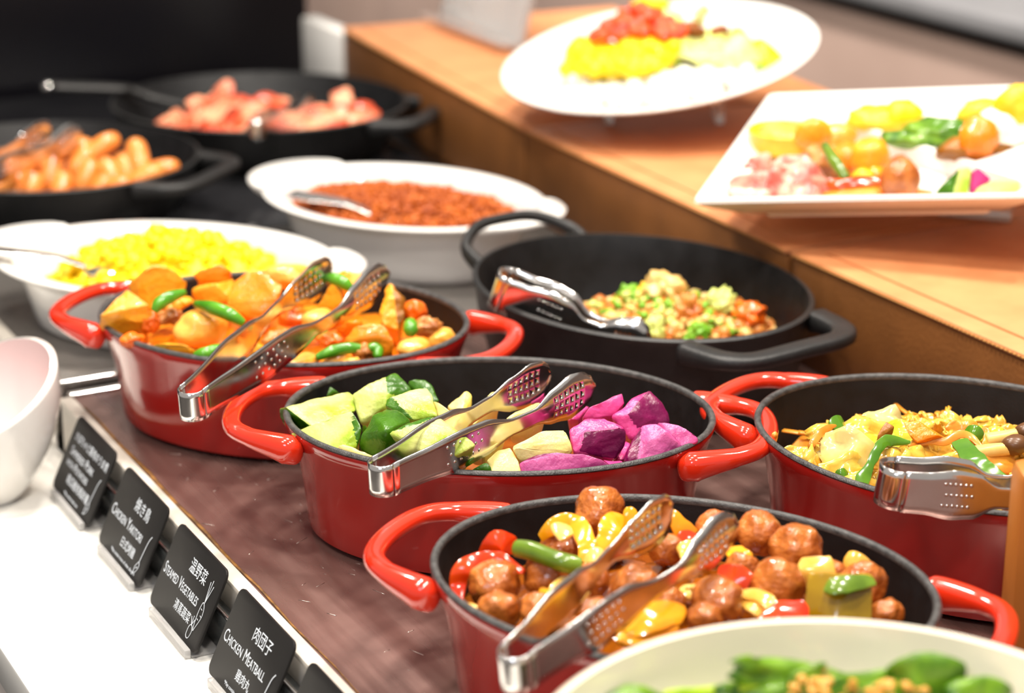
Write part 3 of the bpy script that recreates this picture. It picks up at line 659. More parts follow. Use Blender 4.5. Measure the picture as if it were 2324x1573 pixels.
veg(Z2, [(1060, 590, 74), (1100, 620, 74), (1040, 740, 70), (980, 740, 70)], set(), pf, ps, 'purple_chunk', 'small pink piece low between the cube and the lilac wedge', GP, seed=26, depth=.02)
veg(Z2, [(700, 330, 76), (800, 330, 76), (700, 440, 72), (620, 430, 74)], set(), pf, ps, 'purple_chunk', 'dark pink piece behind the head of the right tong arm', GP, seed=27, depth=.02)
veg(Z2, [(880, 735, 74), (1030, 745, 74), (1060, 775, 73), (965, 800, 73)], set(), pf, ps, 'purple_chunk', 'low purple piece at the rim between half-moon and lilac wedge', GP, seed=28, depth=.015)

# ---------------------------------------------------------------- meatball pot
bed('meatball_sauce', POT['C'], .125, .090, .050, .070, M['sauce'], 'glossy brown sauce under the meatballs', seed=3, amp=.006, freq=90)
GM = 'glazed meatballs'
mb = [(Z3, 1360, 220, 190, 84, 'topmost meatball at the back rim, above the yellow pepper'), (Z3, 1090, 470, 165, 76, 'meatball behind the green bean, under the yellow arch'),
      (Z3, 570, 750, 185, 74, 'meatball inside the red pepper arch at the left'), (Z3, 600, 960, 160, 74, 'meatball at the front left rim, below the pepper arch'),
      (Z3, 960, 680, 165, 76, 'meatball just below the left end of the bean'), (Z3, 910, 960, 140, 75, 'second meatball along the front rim from the left'),
      (Z3, 1290, 730, 150, 76, 'meatball touching the left tong arm on its left side'), (Z3, 1650, 790, 175, 78, 'dark meatball framed between the two tong arms'),
      (Z3, 1870, 490, 125, 78, 'meatball half behind the left tong head'), (Z3, 1310, 980, 130, 76, 'meatball between the arms near the front rim'),
      (Z3, 1190, 1140, 130, 75, 'lowest meatball, at the front rim between the tong arms'), (Z4, 235, 310, 140, 82, 'oblong meatball behind the right tong head'),
      (Z4, 515, 330, 145, 86, 'pale glossy meatball at the top right of the heap'), (Z4, 765, 440, 175, 84, 'large meatball against the back right of the heap'),
      (Z4, 640, 690, 185, 80, 'largest meatball in the middle right, before the white onion'), (Z4, 235, 790, 165, 80, 'round meatball right of the right tong arm, touching onion strips'),
      (Z4, 1210, 700, 170, 74, 'rightmost big meatball under the green pepper leaf'), (Z4, 150, 920, 120, 78, 'meatball at the front, just above the cream bowl'),
      (Z4, 1390, 890, 115, 68, 'small meatball lowest at the right, above the bowl rim'), (Z4, 400, 575, 110, 78, 'meatball tucked behind the red pepper square'),
      (Z3, 1890, 900, 130, 76, 'meatball right of the right tong arm near the onion'), (Z4, 1010, 620, 100, 74, 'small meatball right of the white onion block'),
      (Z3, 1480, 470, 110, 74, 'meatball behind the yellow strip, left of the tong head')]
for i, (Z, x, y, rr, z, lab) in enumerate(mb):
    p = W(Z, x, y, z); s_ = .3006 if Z is Z3 else .333; r = rr*s_/ppm(*Z(x, y), z/1000)*1.08
    tag(blob('meatball', p, (r, r*.97, r*.93), M['meat'], i+3, .11, 1.6, 4, rrot()), lab, 'meatball', GM)
def strip(nm, Z, L, wmm, tmm, m, lab, cat='vegetable', g=None, up=(0, 0, 1), wl=None):
    return tag(stripv(nm, pts(Z, L), wmm/1000, tmm/1000, m, None, up, 0, wl), lab, cat, g)
GR, GY, GO = 'red pepper strips', 'yellow pepper strips', 'onion pieces'
tilt = tuple(Vector((0, 0, 1))-FW*.9)
side = tuple(-FW+Vector((0, 0, .3)))
strip('red_pepper_strip', Z3, [(320, 880, 66), (300, 760, 72), (330, 650, 80), (430, 580, 84), (600, 570, 84), (800, 660, 80)], 5.5, 1.6, M['rp'], 'red pepper strip arching over a meatball at the left', g=GR, up=side)
strip('red_pepper_strip', Z3, [(490, 550, 78), (600, 430, 90), (720, 470, 84)], 6.5, 2.0, M['rp'], 'red pepper piece standing at the back left', g=GR, up=side, wl=[.6, .9, 1, 1, .7])
strip('red_pepper_strip', Z3, [(1950, 420, 82), (2050, 430, 82), (2130, 520, 80)], 6, 2, M['rp'], 'red pepper piece behind the left tong head', g=GR, up=side)
strip('red_pepper_strip', Z4, [(250, 620, 82), (350, 620, 84), (460, 660, 82)], 6.5, 1.8, M['rp'], 'red pepper square right of the right tong head', g=GR, up=side, wl=[.8, 1, 1, .8])
strip('red_pepper_strip', Z4, [(540, 940, 76), (700, 870, 80), (860, 860, 80)], 7, 2, M['rp'], 'red pepper strip right above the cream bowl rim', g=GR, up=tilt)
strip('red_pepper_strip', Z3, [(850, 1090, 72), (900, 1050, 75), (960, 1070, 74)], 4.5, 2, M['rp'], 'tiny red pepper bit at the front rim', g=GR, up=tilt)
strip('yellow_pepper_strip', Z3, [(920, 400, 84), (1010, 330, 90), (1150, 280, 92), (1230, 350, 90), (1270, 470, 86), (1250, 580, 80)], 5.5, 1.8, M['yp'], 'yellow pepper strip arching beside the topmost meatball', g=GY, up=side, wl=[.5, .9, 1, 1, 1, .6])
strip('yellow_pepper_strip', Z3, [(1500, 240, 92), (1450, 330, 90), (1430, 440, 84), (1340, 560, 78)], 7, 2.4, M['yp'], 'thick yellow pepper strip leaning on the topmost meatball', g=GY, up=side, wl=[.6, 1, 1, 1, .8])
strip('yellow_pepper_strip', Z3, [(1900, 190, 94), (1960, 290, 88), (2040, 400, 80)], 6.5, 1.8, M['yp'], 'pointed yellow pepper triangle at the back rim', g=GY, up=side, wl=[.1, .6, 1, 1])
strip('yellow_pepper_strip', Z3, [(1560, 1120, 80), (1720, 1030, 84), (1860, 980, 84), (2010, 960, 82)], 10, 2, M['yp'], 'broad yellow pepper piece below the right tong arm', g=GY, up=tilt, wl=[.4, .9, 1, .8, .2])
strip('yellow_pepper_strip', Z3, [(1500, 1190, 76), (1700, 1140, 78), (1950, 1080, 79)], 5, 2, M['yp'], 'yellow pepper strip just above the bowl rim', g=GY, up=tilt)
strip('yellow_pepper_strip', Z3, [(1590, 170, 92), (1600, 260, 86), (1570, 350, 80)], 4.5, 1.5, M['yp'], 'thin olive-yellow strip standing by the back rim', g=GY, up=side)
strip('yellow_pepper_strip', Z4, [(330, 440, 84), (400, 490, 84), (470, 520, 82)], 6, 2, M['yp'], 'yellow pepper bit between two meatballs, right of tongs', g=GY, up=tilt)
strip('yellow_pepper_strip', Z3, [(930, 790, 76), (1000, 850, 78), (1020, 900, 76)], 4, 1.6, M['yp'], 'small yellow pepper bit left of the left tong arm', g=GY, up=tilt)
strip('onion_strip', Z4, [(380, 745, 80), (500, 760, 83), (590, 810, 82), (650, 880, 78)], 4.5, 1.8, M['on'], 'curved pale onion strip right of the round meatball', g=GO, up=tilt)
strip('onion_strip', Z4, [(410, 810, 78), (480, 840, 79), (550, 895, 76)], 3.6, 1.6, M['on'], 'short onion strip under the curved one', g=GO, up=tilt)
strip('onion_piece', Z4, [(900, 500, 88), (910, 600, 82), (910, 700, 74)], 11, 2.2, M['on'], 'translucent white onion block at the right', g=GO, up=side, wl=[.7, .9, 1, 1, .8])
strip('onion_piece', Z4, [(1110, 520, 82), (1180, 530, 83), (1270, 590, 78)], 5.5, 2, M['on'], 'onion slice on top of the rightmost meatball', g=GO, up=side)
strip('onion_piece', Z3, [(1260, 600, 79), (1340, 570, 82), (1420, 600, 79)], 8, 2.5, M['on'], 'pale onion bit at the foot of the thick yellow strip', g=GO, up=tilt)
strip('onion_piece', Z3, [(1020, 380, 92), (1070, 350, 94), (1130, 330, 93)], 6, 2, M['on'], 'pale onion bit lying on the yellow arch', g=GO, up=tilt)
strip('onion_piece', Z3, [(1340, 940, 78), (1440, 930, 80), (1500, 980, 78)], 5, 1.6, M['on'], 'greenish onion piece between the tong arms', g=GO, up=tilt)
strip('onion_piece', Z3, [(1000, 820, 78), (1080, 770, 80), (1150, 720, 79)], 5, 1.8, M['on'], 'onion strip left of the left tong arm', g=GO, up=tilt)
strip('onion_piece', Z3, [(340, 920, 72), (400, 950, 73), (450, 980, 72)], 3.6, 1.5, M['on'], 'onion bit caught at the left front rim', g=GO, up=tilt)
strip('onion_piece', Z3, [(1990, 540, 80), (2050, 500, 82), (2060, 600, 78)], 7, 2, M['on'], 'orange-glazed onion bit between the tong heads', g=GO, up=tilt)
strip('onion_piece', Z4, [(20, 700, 78), (60, 740, 79), (100, 700, 78)], 5, 1.6, M['on'], 'onion bit touching the right tong arm', g=GO, up=tilt)
o = sweep('green_bean', catmull(pts(Z3, [(740, 480, 90), (850, 500, 91), (1000, 555, 91), (1100, 590, 90), (1220, 615, 88)]), 6), [.0048, .0055, .0052, .0055, .005], [.0048, .0055, .0052, .0055, .005], M['bean'], n=14); tag(o, 'green bean section lying across the left of the meatball pot', 'vegetable')
strip('green_pepper_piece', Z4, [(960, 730, 86), (1100, 680, 90), (1290, 660, 88)], 6, 1.6, M['bean'], 'leaf-shaped green pepper piece on the rightmost meatball', up=tilt, wl=[.1, .8, 1, .8, .5])
strip('olive_pepper_panel', Z4, [(850, 810, 76), (1060, 820, 78), (1275, 830, 76)], 17, 2, M['yp'], 'broad olive-yellow pepper panel above the bowl rim', up=side, wl=[1, 1, 1, 1])
D.objects['olive_pepper_panel'].data.materials[0] = mat('olive_pepper', srgb(170, 138, 20), .18, col2=srgb(150, 116, 14), nscale=40, coat=.5, sss=.1)

# ---------------------------------------------------------------- pumpkin stew
bed('stew_broth', POT['A'], .125, .092, .056, .068, M['pump2'], 'mashed pumpkin and broth under the stew pieces', seed=5, amp=.008)
GA, GB2, GC = 'pumpkin pieces', 'potato pieces', 'carrot pieces'
def vA(Z, pl, skin, m, nm, lab, g, ms=M['pskin'], **k): chunk(nm, lab, 'vegetable', g, pts(Z, pl), skin, m, ms, rough=.0016, **k)
P1, P2 = M['pump'], M['pump2']
vA(Z5, [(480, 320, 100), (600, 190, 112), (720, 110, 117), (850, 100, 117), (1000, 160, 112), (1110, 270, 102), (1000, 400, 94), (760, 560, 84), (600, 500, 88)], set(), P1, 'pumpkin_chunk', 'big domed pumpkin chunk at the top left of the stew', GA, seed=41)
vA(Z5, [(215, 610, 92), (330, 470, 100), (480, 350, 106), (700, 500, 98), (700, 690, 84), (560, 640, 86), (390, 810, 74), (200, 720, 80)], set(), P1, 'pumpkin_chunk', 'large yellow-orange pumpkin slab at the far left rim', GA, seed=42)
vA(Z5, [(1150, 190, 106), (1300, 110, 112), (1420, 80, 113), (1560, 150, 108), (1480, 260, 100), (1250, 300, 98)], set(), P2, 'pumpkin_chunk', 'deep orange pumpkin piece on the top ridge, left of centre', GA, seed=43)
vA(Z5, [(1150, 330, 100), (1380, 290, 104), (1580, 220, 104), (1560, 450, 92), (1300, 470, 90), (1130, 420, 92)], set(), P1, 'pumpkin_chunk', 'pumpkin piece behind the left green bean', GA, seed=44)
vA(Z5, [(1480, 500, 92), (1560, 260, 106), (1720, 140, 114), (1900, 190, 112), (2050, 300, 106), (2000, 450, 98), (1880, 650, 84), (1680, 630, 84)], set(), P2, 'pumpkin_chunk', 'largest deep orange block right of the beans', GA, seed=45)
vA(Z6, [(470, 540, 90), (540, 400, 102), (600, 295, 110), (660, 310, 108), (745, 500, 92), (620, 560, 88)], set(), P1, 'pumpkin_chunk', 'triangular yellow pumpkin piece between the tong arms', GA, seed=46)
vA(Z6, [(1100, 330, 106), (1160, 280, 110), (1260, 430, 100), (1280, 560, 92), (1220, 725, 80), (1090, 680, 84), (1040, 560, 92), (1210, 360, 106)], {1, 2, 3, 4, 7}, P1, 'pumpkin_chunk', 'tall pumpkin chunk with brown rind beside the right tong head', GA, seed=47)
vA(Z6, [(720, 800, 88), (800, 690, 96), (950, 640, 100), (1110, 680, 98), (1180, 800, 90), (1180, 920, 80), (1080, 965, 76), (880, 880, 80)], set(), P2, 'pumpkin_chunk', 'rounded orange pumpkin chunk in front, right of the tongs', GA, seed=48)
vA(Z5, [(740, 900, 82), (900, 880, 86), (1080, 900, 86), (1180, 960, 81), (1120, 1030, 76), (900, 1000, 76), (760, 960, 77)], set(), P1, 'pumpkin_chunk', 'flat yellow pumpkin piece at the left front rim', GA, seed=49, depth=.018)
vA(Z6, [(480, 980, 76), (600, 930, 80), (760, 920, 82), (880, 990, 76), (700, 1030, 74), (520, 1030, 74)], set(), P1, 'pumpkin_chunk', 'flat pumpkin piece at the front rim, below the right bean', GA, seed=50, depth=.018)
vA(Z6, [(640, 210, 96), (760, 165, 101), (900, 200, 99), (990, 270, 94), (880, 330, 90), (760, 300, 92)], set(), P1, 'pumpkin_chunk', 'pale pumpkin piece at the back, right of the bean tip', GA, seed=51)
vA(Z6, [(640, 700, 92), (760, 640, 97), (900, 620, 97), (860, 690, 92), (740, 750, 88)], set(), P2, 'pumpkin_chunk', 'orange piece just under the right tong arm', GA, seed=52, depth=.018)
def pb(nm, Z, x, y, z, rx, rz, m, lab, g, seed, amp=.10, cat='vegetable', sub=4):
    s_ = .2238 if Z is Z5 else .2496; k = s_/ppm(*Z(x, y), z/1000)
    o = blob(nm, W(Z, x, y, z), (rx*k, (rx+rz)/2*k, rz*k), m, seed, amp, 1.4, sub, Euler((0, 0, random.uniform(-.4, .4)))); return tag(o, lab, cat, g)
pb('potato_chunk', Z5, 1240, 740, 82, 280, 200, M['pot'], 'large peeled potato below the left green beans', GB2, 1)
pb('potato_chunk', Z5, 2120, 210, 100, 260, 130, M['pot'], 'pale potato at the back behind the left tong arm', GB2, 2)
pb('potato_chunk', Z6, 500, 630, 88, 170, 110, M['pot'], 'smooth potato between the tong arms', GB2, 3)
pb('potato_chunk', Z6, 1360, 880, 78, 170, 90, M['pot'], 'golden potato at the right front rim', GB2, 4)
pb('potato_chunk', Z6, 1610, 790, 76, 140, 90, M['pot'], 'light potato at the far right of the stew', GB2, 5)
pb('potato_chunk', Z6, 330, 1000, 77, 190, 60, M['pot'], 'flat potato at the front rim between the tongs', GB2, 6)
pb('potato_chunk', Z5, 1720, 980, 78, 170, 100, M['pump'], 'yellow potato behind the left tong arm near the front', GB2, 7)
pb('carrot_chunk', Z5, 720, 680, 84, 90, 110, M['carrot'], 'carrot piece left of the large potato', GC, 8, .2)
pb('carrot_chunk', Z5, 540, 860, 80, 130, 75, M['carrot'], 'carrot slice at the left front rim', GC, 9, .2)
pb('carrot_chunk', Z6, 260, 590, 90, 160, 90, M['carrot'], 'deep orange carrot right of the left tong arm', GC, 10, .2)
pb('carrot_chunk', Z6, 1370, 540, 88, 105, 110, M['carrot'], 'upright carrot round at the right of the stew', GC, 11, .16)
pb('carrot_chunk', Z6, 600, 810, 84, 115, 75, M['carrot'], 'carrot piece beside the right tong arm', GC, 12, .2)
pb('carrot_chunk', Z5, 1980, 950, 78, 60, 50, M['carrot'], 'small carrot bit between the arms near the rim', GC, 13, .2)
GPk = 'simmered pork pieces'
pb('pork_piece', Z5, 930, 610, 86, 130, 90, M['pork'], 'crumbly pork piece left of the large potato', GPk, 14, .3, 'meat')
pb('pork_piece', Z6, 150, 790, 84, 150, 70, M['pork'], 'crumbly pork piece between the tong arms', GPk, 15, .35, 'meat')
pb('pork_piece', Z6, 1480, 690, 84, 120, 90, M['pork'], 'ragged pork piece at the far right', GPk, 16, .3, 'meat')
pb('pork_piece', Z6, 910, 920, 80, 80, 80, M['pork'], 'pork bit over the right green bean', GPk, 17, .3, 'meat')
pb('pork_piece', Z5, 700, 940, 76, 50, 40, M['pork'], 'dark pork scrap at the left front rim', GPk, 18, .3, 'meat')
pb('pork_piece', Z5, 1000, 480, 92, 130, 80, M['pump'], 'mashed orange piece between the two left beans', GA, 19, .3)
pb('pork_piece', Z6, 800, 1010, 76, 90, 40, M['pot'], 'pale scrap at the front rim under the pork bit', GPk, 21, .3, 'meat')
GBn = 'green beans in the pumpkin stew'
def beanf(Z, L, rmm, lab, m=M['bean2'], g=GBn):
    o = sweep('green_bean', catmull(pts(Z, L), 6), [rmm*.5/1000, rmm/1000, rmm/1000, rmm*.5/1000], [rmm*.5/1000, rmm/1000, rmm/1000, rmm*.5/1000], m, n=12); tag(o, lab, 'vegetable', g)
beanf(Z5, [(760, 570, 96), (810, 490, 101), (920, 420, 104), (1070, 370, 105)], 5, 'curved bean pointing up at the left of the stew')
beanf(Z5, [(1180, 490, 100), (1350, 530, 102), (1530, 600, 100), (1670, 690, 94)], 5.2, 'long bean above the large potato')
beanf(Z5, [(1165, 1015, 80), (1300, 990, 82), (1490, 920, 84)], 4.8, 'bean at the front rim meeting the left tong arm')
beanf(Z6, [(560, 240, 106), (690, 270, 106), (790, 345, 101)], 5.2, 'bright bean between the two tong heads')
beanf(Z6, [(470, 970, 80), (620, 910, 83), (780, 880, 84), (920, 890, 83)], 4.4, 'long bean at the front right of the tongs')
beanf(Z6, [(940, 880, 84), (1020, 890, 82), (1030, 970, 78)], 4.6, 'bean end beside the pork bit')
beanf(Z6, [(1330, 630, 88), (1330, 700, 86), (1325, 775, 81)], 5.4, 'short upright bean section at the right')
beanf(Z6, [(470, 790, 84), (520, 750, 86), (560, 725, 86)], 3.6, 'bean tip hidden under the right tong arm')
# ---------------------------------------------------------------- stir-fried cabbage and noodles
rs = random.Random(11)
bed('stir_fry_base', POT['D'], .128, .096, .050, .062, M['nood'], 'tangled base of the stir-fry under the loose pieces', amp=.012, freq=80, seed=9)
def wavy(o, L0, w0, m, sd, into=None):
    """a thin leaf-like sheet, bent and rippled"""
    r = random.Random(sd); nx, ny = 10, 6; vs = []; fs = []
    for i in range(nx+1):
        for j in range(ny+1):
            u = i/nx-.5; v = j/ny-.5; w_ = w0*(1-.55*abs(2*u)**2.5)
            x = u*L0; y = v*w_; z = -.9*L0*u*u*.6+.10*L0*math.sin(u*9+sd)*.5+noise.noise(Vector((u*3+sd, v*3, 2)))*.16*L0
            vs.append(Vector((x+noise.noise(Vector((u*4, v*4, sd)))*.12*L0, y, z)))
    for i in range(nx):
        for j in range(ny): q = i*(ny+1)+j; fs.append((q, q+ny+1, q+ny+2, q+1))
    return vs, fs
def sheet(nm, c, rot, L0, w0, m, sd, lab, cat='vegetable', g=None, th=.0012):
    vs, fs = wavy(None, L0, w0, m, sd); Mr = Euler(rot).to_matrix()
    o = mk(nm, [Mr @ v for v in vs], fs, m); o.location = Vector(c); md = o.modifiers.new('thick', 'SOLIDIFY'); md.thickness = th
    return tag(o, lab, cat, g) if lab else o
def heap_pt(cx, cy, ang, a, b, h0, h1, rmax=.9, r=rs):
    q = math.sqrt(r.random())*rmax; t = r.uniform(0, 2*math.pi); x = a*q*math.cos(t); y = b*q*math.sin(t)
    X = cx+x*math.cos(R(ang))-y*math.sin(R(ang)); Y = cy+x*math.sin(R(ang))+y*math.cos(R(ang))
    return Vector((X, Y, h0+(h1-h0)*(1-q*q))), q
(dx, dy), da = POT['D']
ng = []
for k in range(150):
    p, q = heap_pt(dx, dy, da, .108, .082, .056, .070); a0 = rs.uniform(0, 6.28); L = rs.uniform(.02, .05); cur = rs.uniform(-2.2, 2.2); P = [p]; aa = a0
    for j in range(5): aa += cur/5; p = p+Vector((math.cos(aa), math.sin(aa), rs.uniform(-.10, .08)))*L/5; P.append(p)
    o_ = ([], []); sweep('', catmull(P, 3), [rs.uniform(.0016, .0034)]*2, .0010, None, n=6, into=o_); ng.append(o_)
no = merge('noodles', ng, M['nood']); tag(no, 'tangle of amber noodles and shreds filling the stir-fry pot', 'food', None, 'stuff')
cgs = []
for k in range(260):
    p, q = heap_pt(dx, dy, da, .116, .088, .058, .078); vs_, fs_ = wavy(None, rs.uniform(.010, .022), rs.uniform(.005, .012), None, k); Mr = Euler((rs.uniform(-1, 1), rs.uniform(-1, 1), rs.uniform(0, 6))).to_matrix()
    cgs.append(([p+Mr @ v for v in vs_], fs_))
co = merge('cabbage_shreds', cgs, M['cab']); md = co.modifiers.new('thick', 'SOLIDIFY'); md.thickness = .001
tag(co, 'small yellow cabbage shreds mixed through the stir-fry', 'food', None, 'stuff')
GCb = 'larger cabbage leaves in the stir-fry'
cl = [(1000, 130, 84, .034, .018, 'cabw', (.5, .1, .3), 'pale curled cabbage leaf topmost at the back'), (600, 440, 82, .036, .030, 'cabw', (.9, .2, -.5), 'large white cabbage piece at the left'),
      (840, 380, 82, .034, .020, 'cabg', (.5, -.2, .2), 'yellow-green cabbage piece beside the long pepper curl'), (830, 200, 84, .040, .018, 'cab', (.6, .1, .2), 'yellow cabbage leaf behind the brown triangle'),
      (520, 280, 80, .040, .018, 'cab', (.8, .3, .5), 'orange-tinted cabbage strip at the upper left'), (330, 500, 76, .030, .018, 'cab', (1, .2, 1.2), 'cabbage leaf upright near the left rim'),
      (140, 490, 72, .022, .014, 'cab', (.7, .1, -.3), 'cabbage tip at the far left rim'), (620, 600, 76, .040, .016, 'cab', (.6, .1, .3), 'yellow cabbage piece along the left front rim'),
      (1130, 260, 82, .030, .016, 'cabg', (.6, 0, -.6), 'green cabbage rib left of the carrot slab'), (1100, 520, 80, .030, .018, 'cab', (.7, .2, .1), 'golden cabbage bit in the centre'),
      (1400, 440, 80, .034, .020, 'cab', (.8, -.1, .4), 'cabbage bit right of centre'), (1300, 530, 79, .026, .02, 'cab', (.9, .1, .8), 'cabbage piece above the tongs'),
      (1680, 560, 78, .030, .016, 'cab', (.7, .1, .2), 'cabbage shred left of the big pepper strip'), (1760, 220, 82, .026, .012, 'nood', (.8, .1, .1), 'crinkled orange piece at the back right'),
      (2080, 290, 80, .020, .012, 'cabg', (.7, .3, .1), 'green cabbage bit at the back right'), (1940, 280, 80, .018, .012, 'cabg', (.9, .3, .9), 'small yellow-green leaf beside the ring of pepper'),
      (1750, 950, 74, .050, .016, 'cab', (.5, 0, 0), 'yellow cabbage under the tongs at the front rim'), (1960, 960, 74, .040, .014, 'egg2', (.5, 0, .3), 'golden cabbage strip at the right front rim'),
      (1560, 600, 80, .030, .016, 'cab', (.7, 0, .5), 'cabbage behind the tongs bend'), (2140, 560, 78, .028, .018, 'nood', (.7, 0, .5), 'brown-edged leaf beside the wooden block'),
      (760, 730, 75, .026, .014, 'cab', (.6, .1, .2), 'cabbage bit low at the front rim')]
for i, (x, y, z, L, w_, mm, rt, lab) in enumerate(cl): sheet('cabbage_leaf', W(Z7, x, y, z), (rt[0], rt[1], rt[2]-YAW), L, w_, M[mm], 50+i, lab, 'vegetable', GCb)
GGp = 'green pepper strips in the stir-fry'
strip('green_pepper_strip', Z7, [(1215, 365, 88), (1000, 345, 90), (900, 440, 88), (830, 580, 83), (770, 690, 78), (750, 760, 75)], 4.6, 1.6, M['gp'], 'long curled green pepper strip left of the tongs', g=GGp, up=side, wl=[.2, 1, .6, .7, 1, .9])
strip('green_pepper_strip', Z7, [(1700, 350, 92), (1800, 480, 90), (1950, 640, 86), (2130, 770, 82)], 6.8, 1.6, M['gp'], 'broad straight green pepper strip pointing at the wooden block', g=GGp, up=side, wl=[.8, 1, 1, 1, .9])
strip('green_pepper_strip', Z7, [(1750, 270, 88), (1850, 270, 90), (1900, 330, 86)], 5.5, 2, M['gp'], 'short green pepper bend behind the broad strip', g=GGp, up=side)
strip('green_pepper_strip', Z7, [(480, 230, 84), (530, 180, 86), (570, 180, 84)], 6, 1.5, M['gp'], 'green pepper tip at the upper left of the stir-fry', g=GGp, up=side)
strip('green_pepper_strip', Z7, [(500, 680, 75), (560, 655, 77), (600, 650, 76)], 3.4, 1.2, M['gp'], 'dark green sliver near the left front rim', g=GGp, up=side)
chunk('carrot_slab', 'flat orange carrot slab at the back of the stir-fry', 'vegetable', 'carrot in the stir-fry', pts(Z7, [(1160, 160, 97), (1290, 145, 98), (1500, 290, 91), (1590, 320, 87), (1290, 360, 87), (1190, 270, 92)]), set(), P2, P2, depth=.006, seed=60)
chunk('carrot_slab', 'brown-orange triangle standing near the back', 'vegetable', 'carrot in the stir-fry', pts(Z7, [(990, 165, 97), (1070, 210, 95), (1060, 270, 91), (890, 345, 88), (910, 270, 92)]), set(), M['pskin'], M['pskin'], depth=.006, seed=61)
chunk('carrot_slab', 'small orange cube above the tongs', 'vegetable', 'carrot in the stir-fry', pts(Z7, [(1425, 520, 84), (1535, 505, 84), (1530, 600, 77), (1435, 625, 76)]), set(), P2, P2, depth=.010, seed=62)
chunk('carrot_slab', 'orange carrot sliver at the left front rim', 'vegetable', 'carrot in the stir-fry', pts(Z7, [(230, 530, 76), (280, 540, 77), (320, 610, 74), (250, 590, 73)]), set(), P2, P2, depth=.008, seed=63)
chunk('carrot_slab', 'upright orange chip at the front rim beside the block', 'vegetable', 'carrot in the stir-fry', pts(Z7, [(2120, 880, 82), (2170, 840, 84), (2190, 1000, 74), (2115, 1025, 73)]), set(), P2, P2, depth=.006, seed=64)
strip('loose_noodle', Z7, [(240, 450, 78), (280, 360, 84), (370, 250, 88), (500, 200, 87)], 2.4, 1, M['nood'], 'noodle looping up over the left rim shadow', 'food', 'loose noodles', up=side)
strip('loose_noodle', Z7, [(1200, 400, 84), (1400, 350, 86), (1560, 350, 86), (1700, 280, 90), (1830, 320, 88), (1950, 470, 82)], 2.6, 1, M['nood'], 'long noodle snaking past the carrot slab', 'food', 'loose noodles', up=side)
strip('loose_noodle', Z7, [(1880, 250, 88), (1970, 260, 88), (1950, 370, 84), (1900, 400, 82)], 2.4, 1, M['nood'], 'noodle hooking round the short pepper bend', 'food', 'loose noodles', up=side)
for L_, lab, cp in (([(1830, 470, 82), (2000, 440, 84), (2190, 420, 85)], 'mushroom with brown cap beside the broad pepper strip', (2240, 380, 87)), ([(1960, 340, 84), (2140, 310, 86), (2330, 270, 88)], 'pale mushroom stem running off behind the block', (2370, 255, 89)),):
    o = sweep('mushroom', catmull(pts(Z7, L_), 5), [.005, .0045, .004], [.005, .0045, .004], M['mush'], n=12); tag(o, lab, 'mushroom', 'mushrooms in the stir-fry')
    vs_, fs_ = blob_geo(W(Z7, *cp), (.009, .008, .0065), 3, .05, 1.2, 3); mk('cap', vs_, fs_, M['cap'], o)
vs_, fs_ = blob_geo((0, 0, 0), (.0022, .002, .003), 4, .2, 1.5, 3); o = mk('noodle_scrap', vs_, fs_, M['nood']); o.location = at(1758, 990, .078); tag(o, 'tiny noodle scrap stuck on the left rim of the stir-fry pot', 'food')

# ---------------------------------------------------------------- tofu pan
PE = ((.8382, 1.3895), -82)
bed('tofu_sauce', PE, .112, .086, .026, .033, M['sauce'], 'oily sauce around the minced tofu', seed=12)
def crumbs(name, n, ctr, ang, a, b, h0, h1, rad, m, lab, cat='food', seed=1, sub=1, rmax=1, amp=.3, kind='stuff'):
    r = random.Random(seed); g = []
    for k in range(n):
        p, q = heap_pt(ctr[0], ctr[1], ang, a, b, h0, h1, rmax, r); s_ = r.uniform(*rad)
        g.append(blob_geo(p+Vector((0, 0, r.uniform(-.2, 1)*s_)), (s_*r.uniform(.7, 1.3), s_*r.uniform(.7, 1.3), s_*r.uniform(.6, 1.1)), k, amp, 2, sub))
    o = merge(name, g, m); return tag(o, lab, cat, None, kind)
ce = at(1512, 722, .040)
ct = (ce.x, ce.y)
bed('tofu_mound', (ct, -25), .088, .062, .022, .046, M['tofu'], 'mound of minced tofu in the black oval pan', amp=.008, freq=70, seed=14)
crumbs('tofu_bits', 520, ct, -25, .098, .068, .026, .050, (.0025, .0065), M['tofu'], 'orange-brown bits of minced tofu in the black oval pan', seed=2)
crumbs('pale_tofu_bits', 300, ct, -25, .096, .066, .028, .052, (.002, .006), M['tofu2'], 'pale tofu bits among the mince in the black oval pan', seed=3)
crumbs('spring_onion_bits', 130, (ct[0]-.006, ct[1]), -25, .082, .058, .032, .056, (.002, .0048), M['scal'], 'chopped green onion scattered over the minced tofu', seed=4)
crumbs('pale_onion_bits', 90, (ct[0]-.01, ct[1]), -25, .080, .056, .032, .056, (.002, .0045), M['scal2'], 'pale chopped onion scattered over the minced tofu', seed=5)
for i, (x, y, z, rx, m_, lab) in enumerate([(1250, 440, 60, .016, 'tofu2', 'golden tofu cube topmost at the back of the pan'), (1150, 480, 52, .011, 'egg2', 'yellow tofu piece left of the topmost cube'), (1600, 520, 54, .012, 'scal2', 'clump of lime green onion at the back right'), (1780, 600, 46, .014, 'carrot', 'orange piece near the right end of the mince'), (1380, 560, 52, .012, 'tofu', 'reddish tofu chunk in the middle right'), (1180, 690, 44, .011, 'scal2', 'pale yellow-green onion at the front'), (1460, 700, 44, .009, 'scal', 'bright green onion clump at the front rim side'), (1030, 480, 50, .010, 'scal', 'green onion clump at the back left')]):
    tag(blob('tofu_piece', W(Z8, x, y, z), (rx, rx*.9, rx*.85), M[m_], 70+i, .38, 2.2, 4, rrot()), lab, 'food', 'larger pieces in the tofu pan')

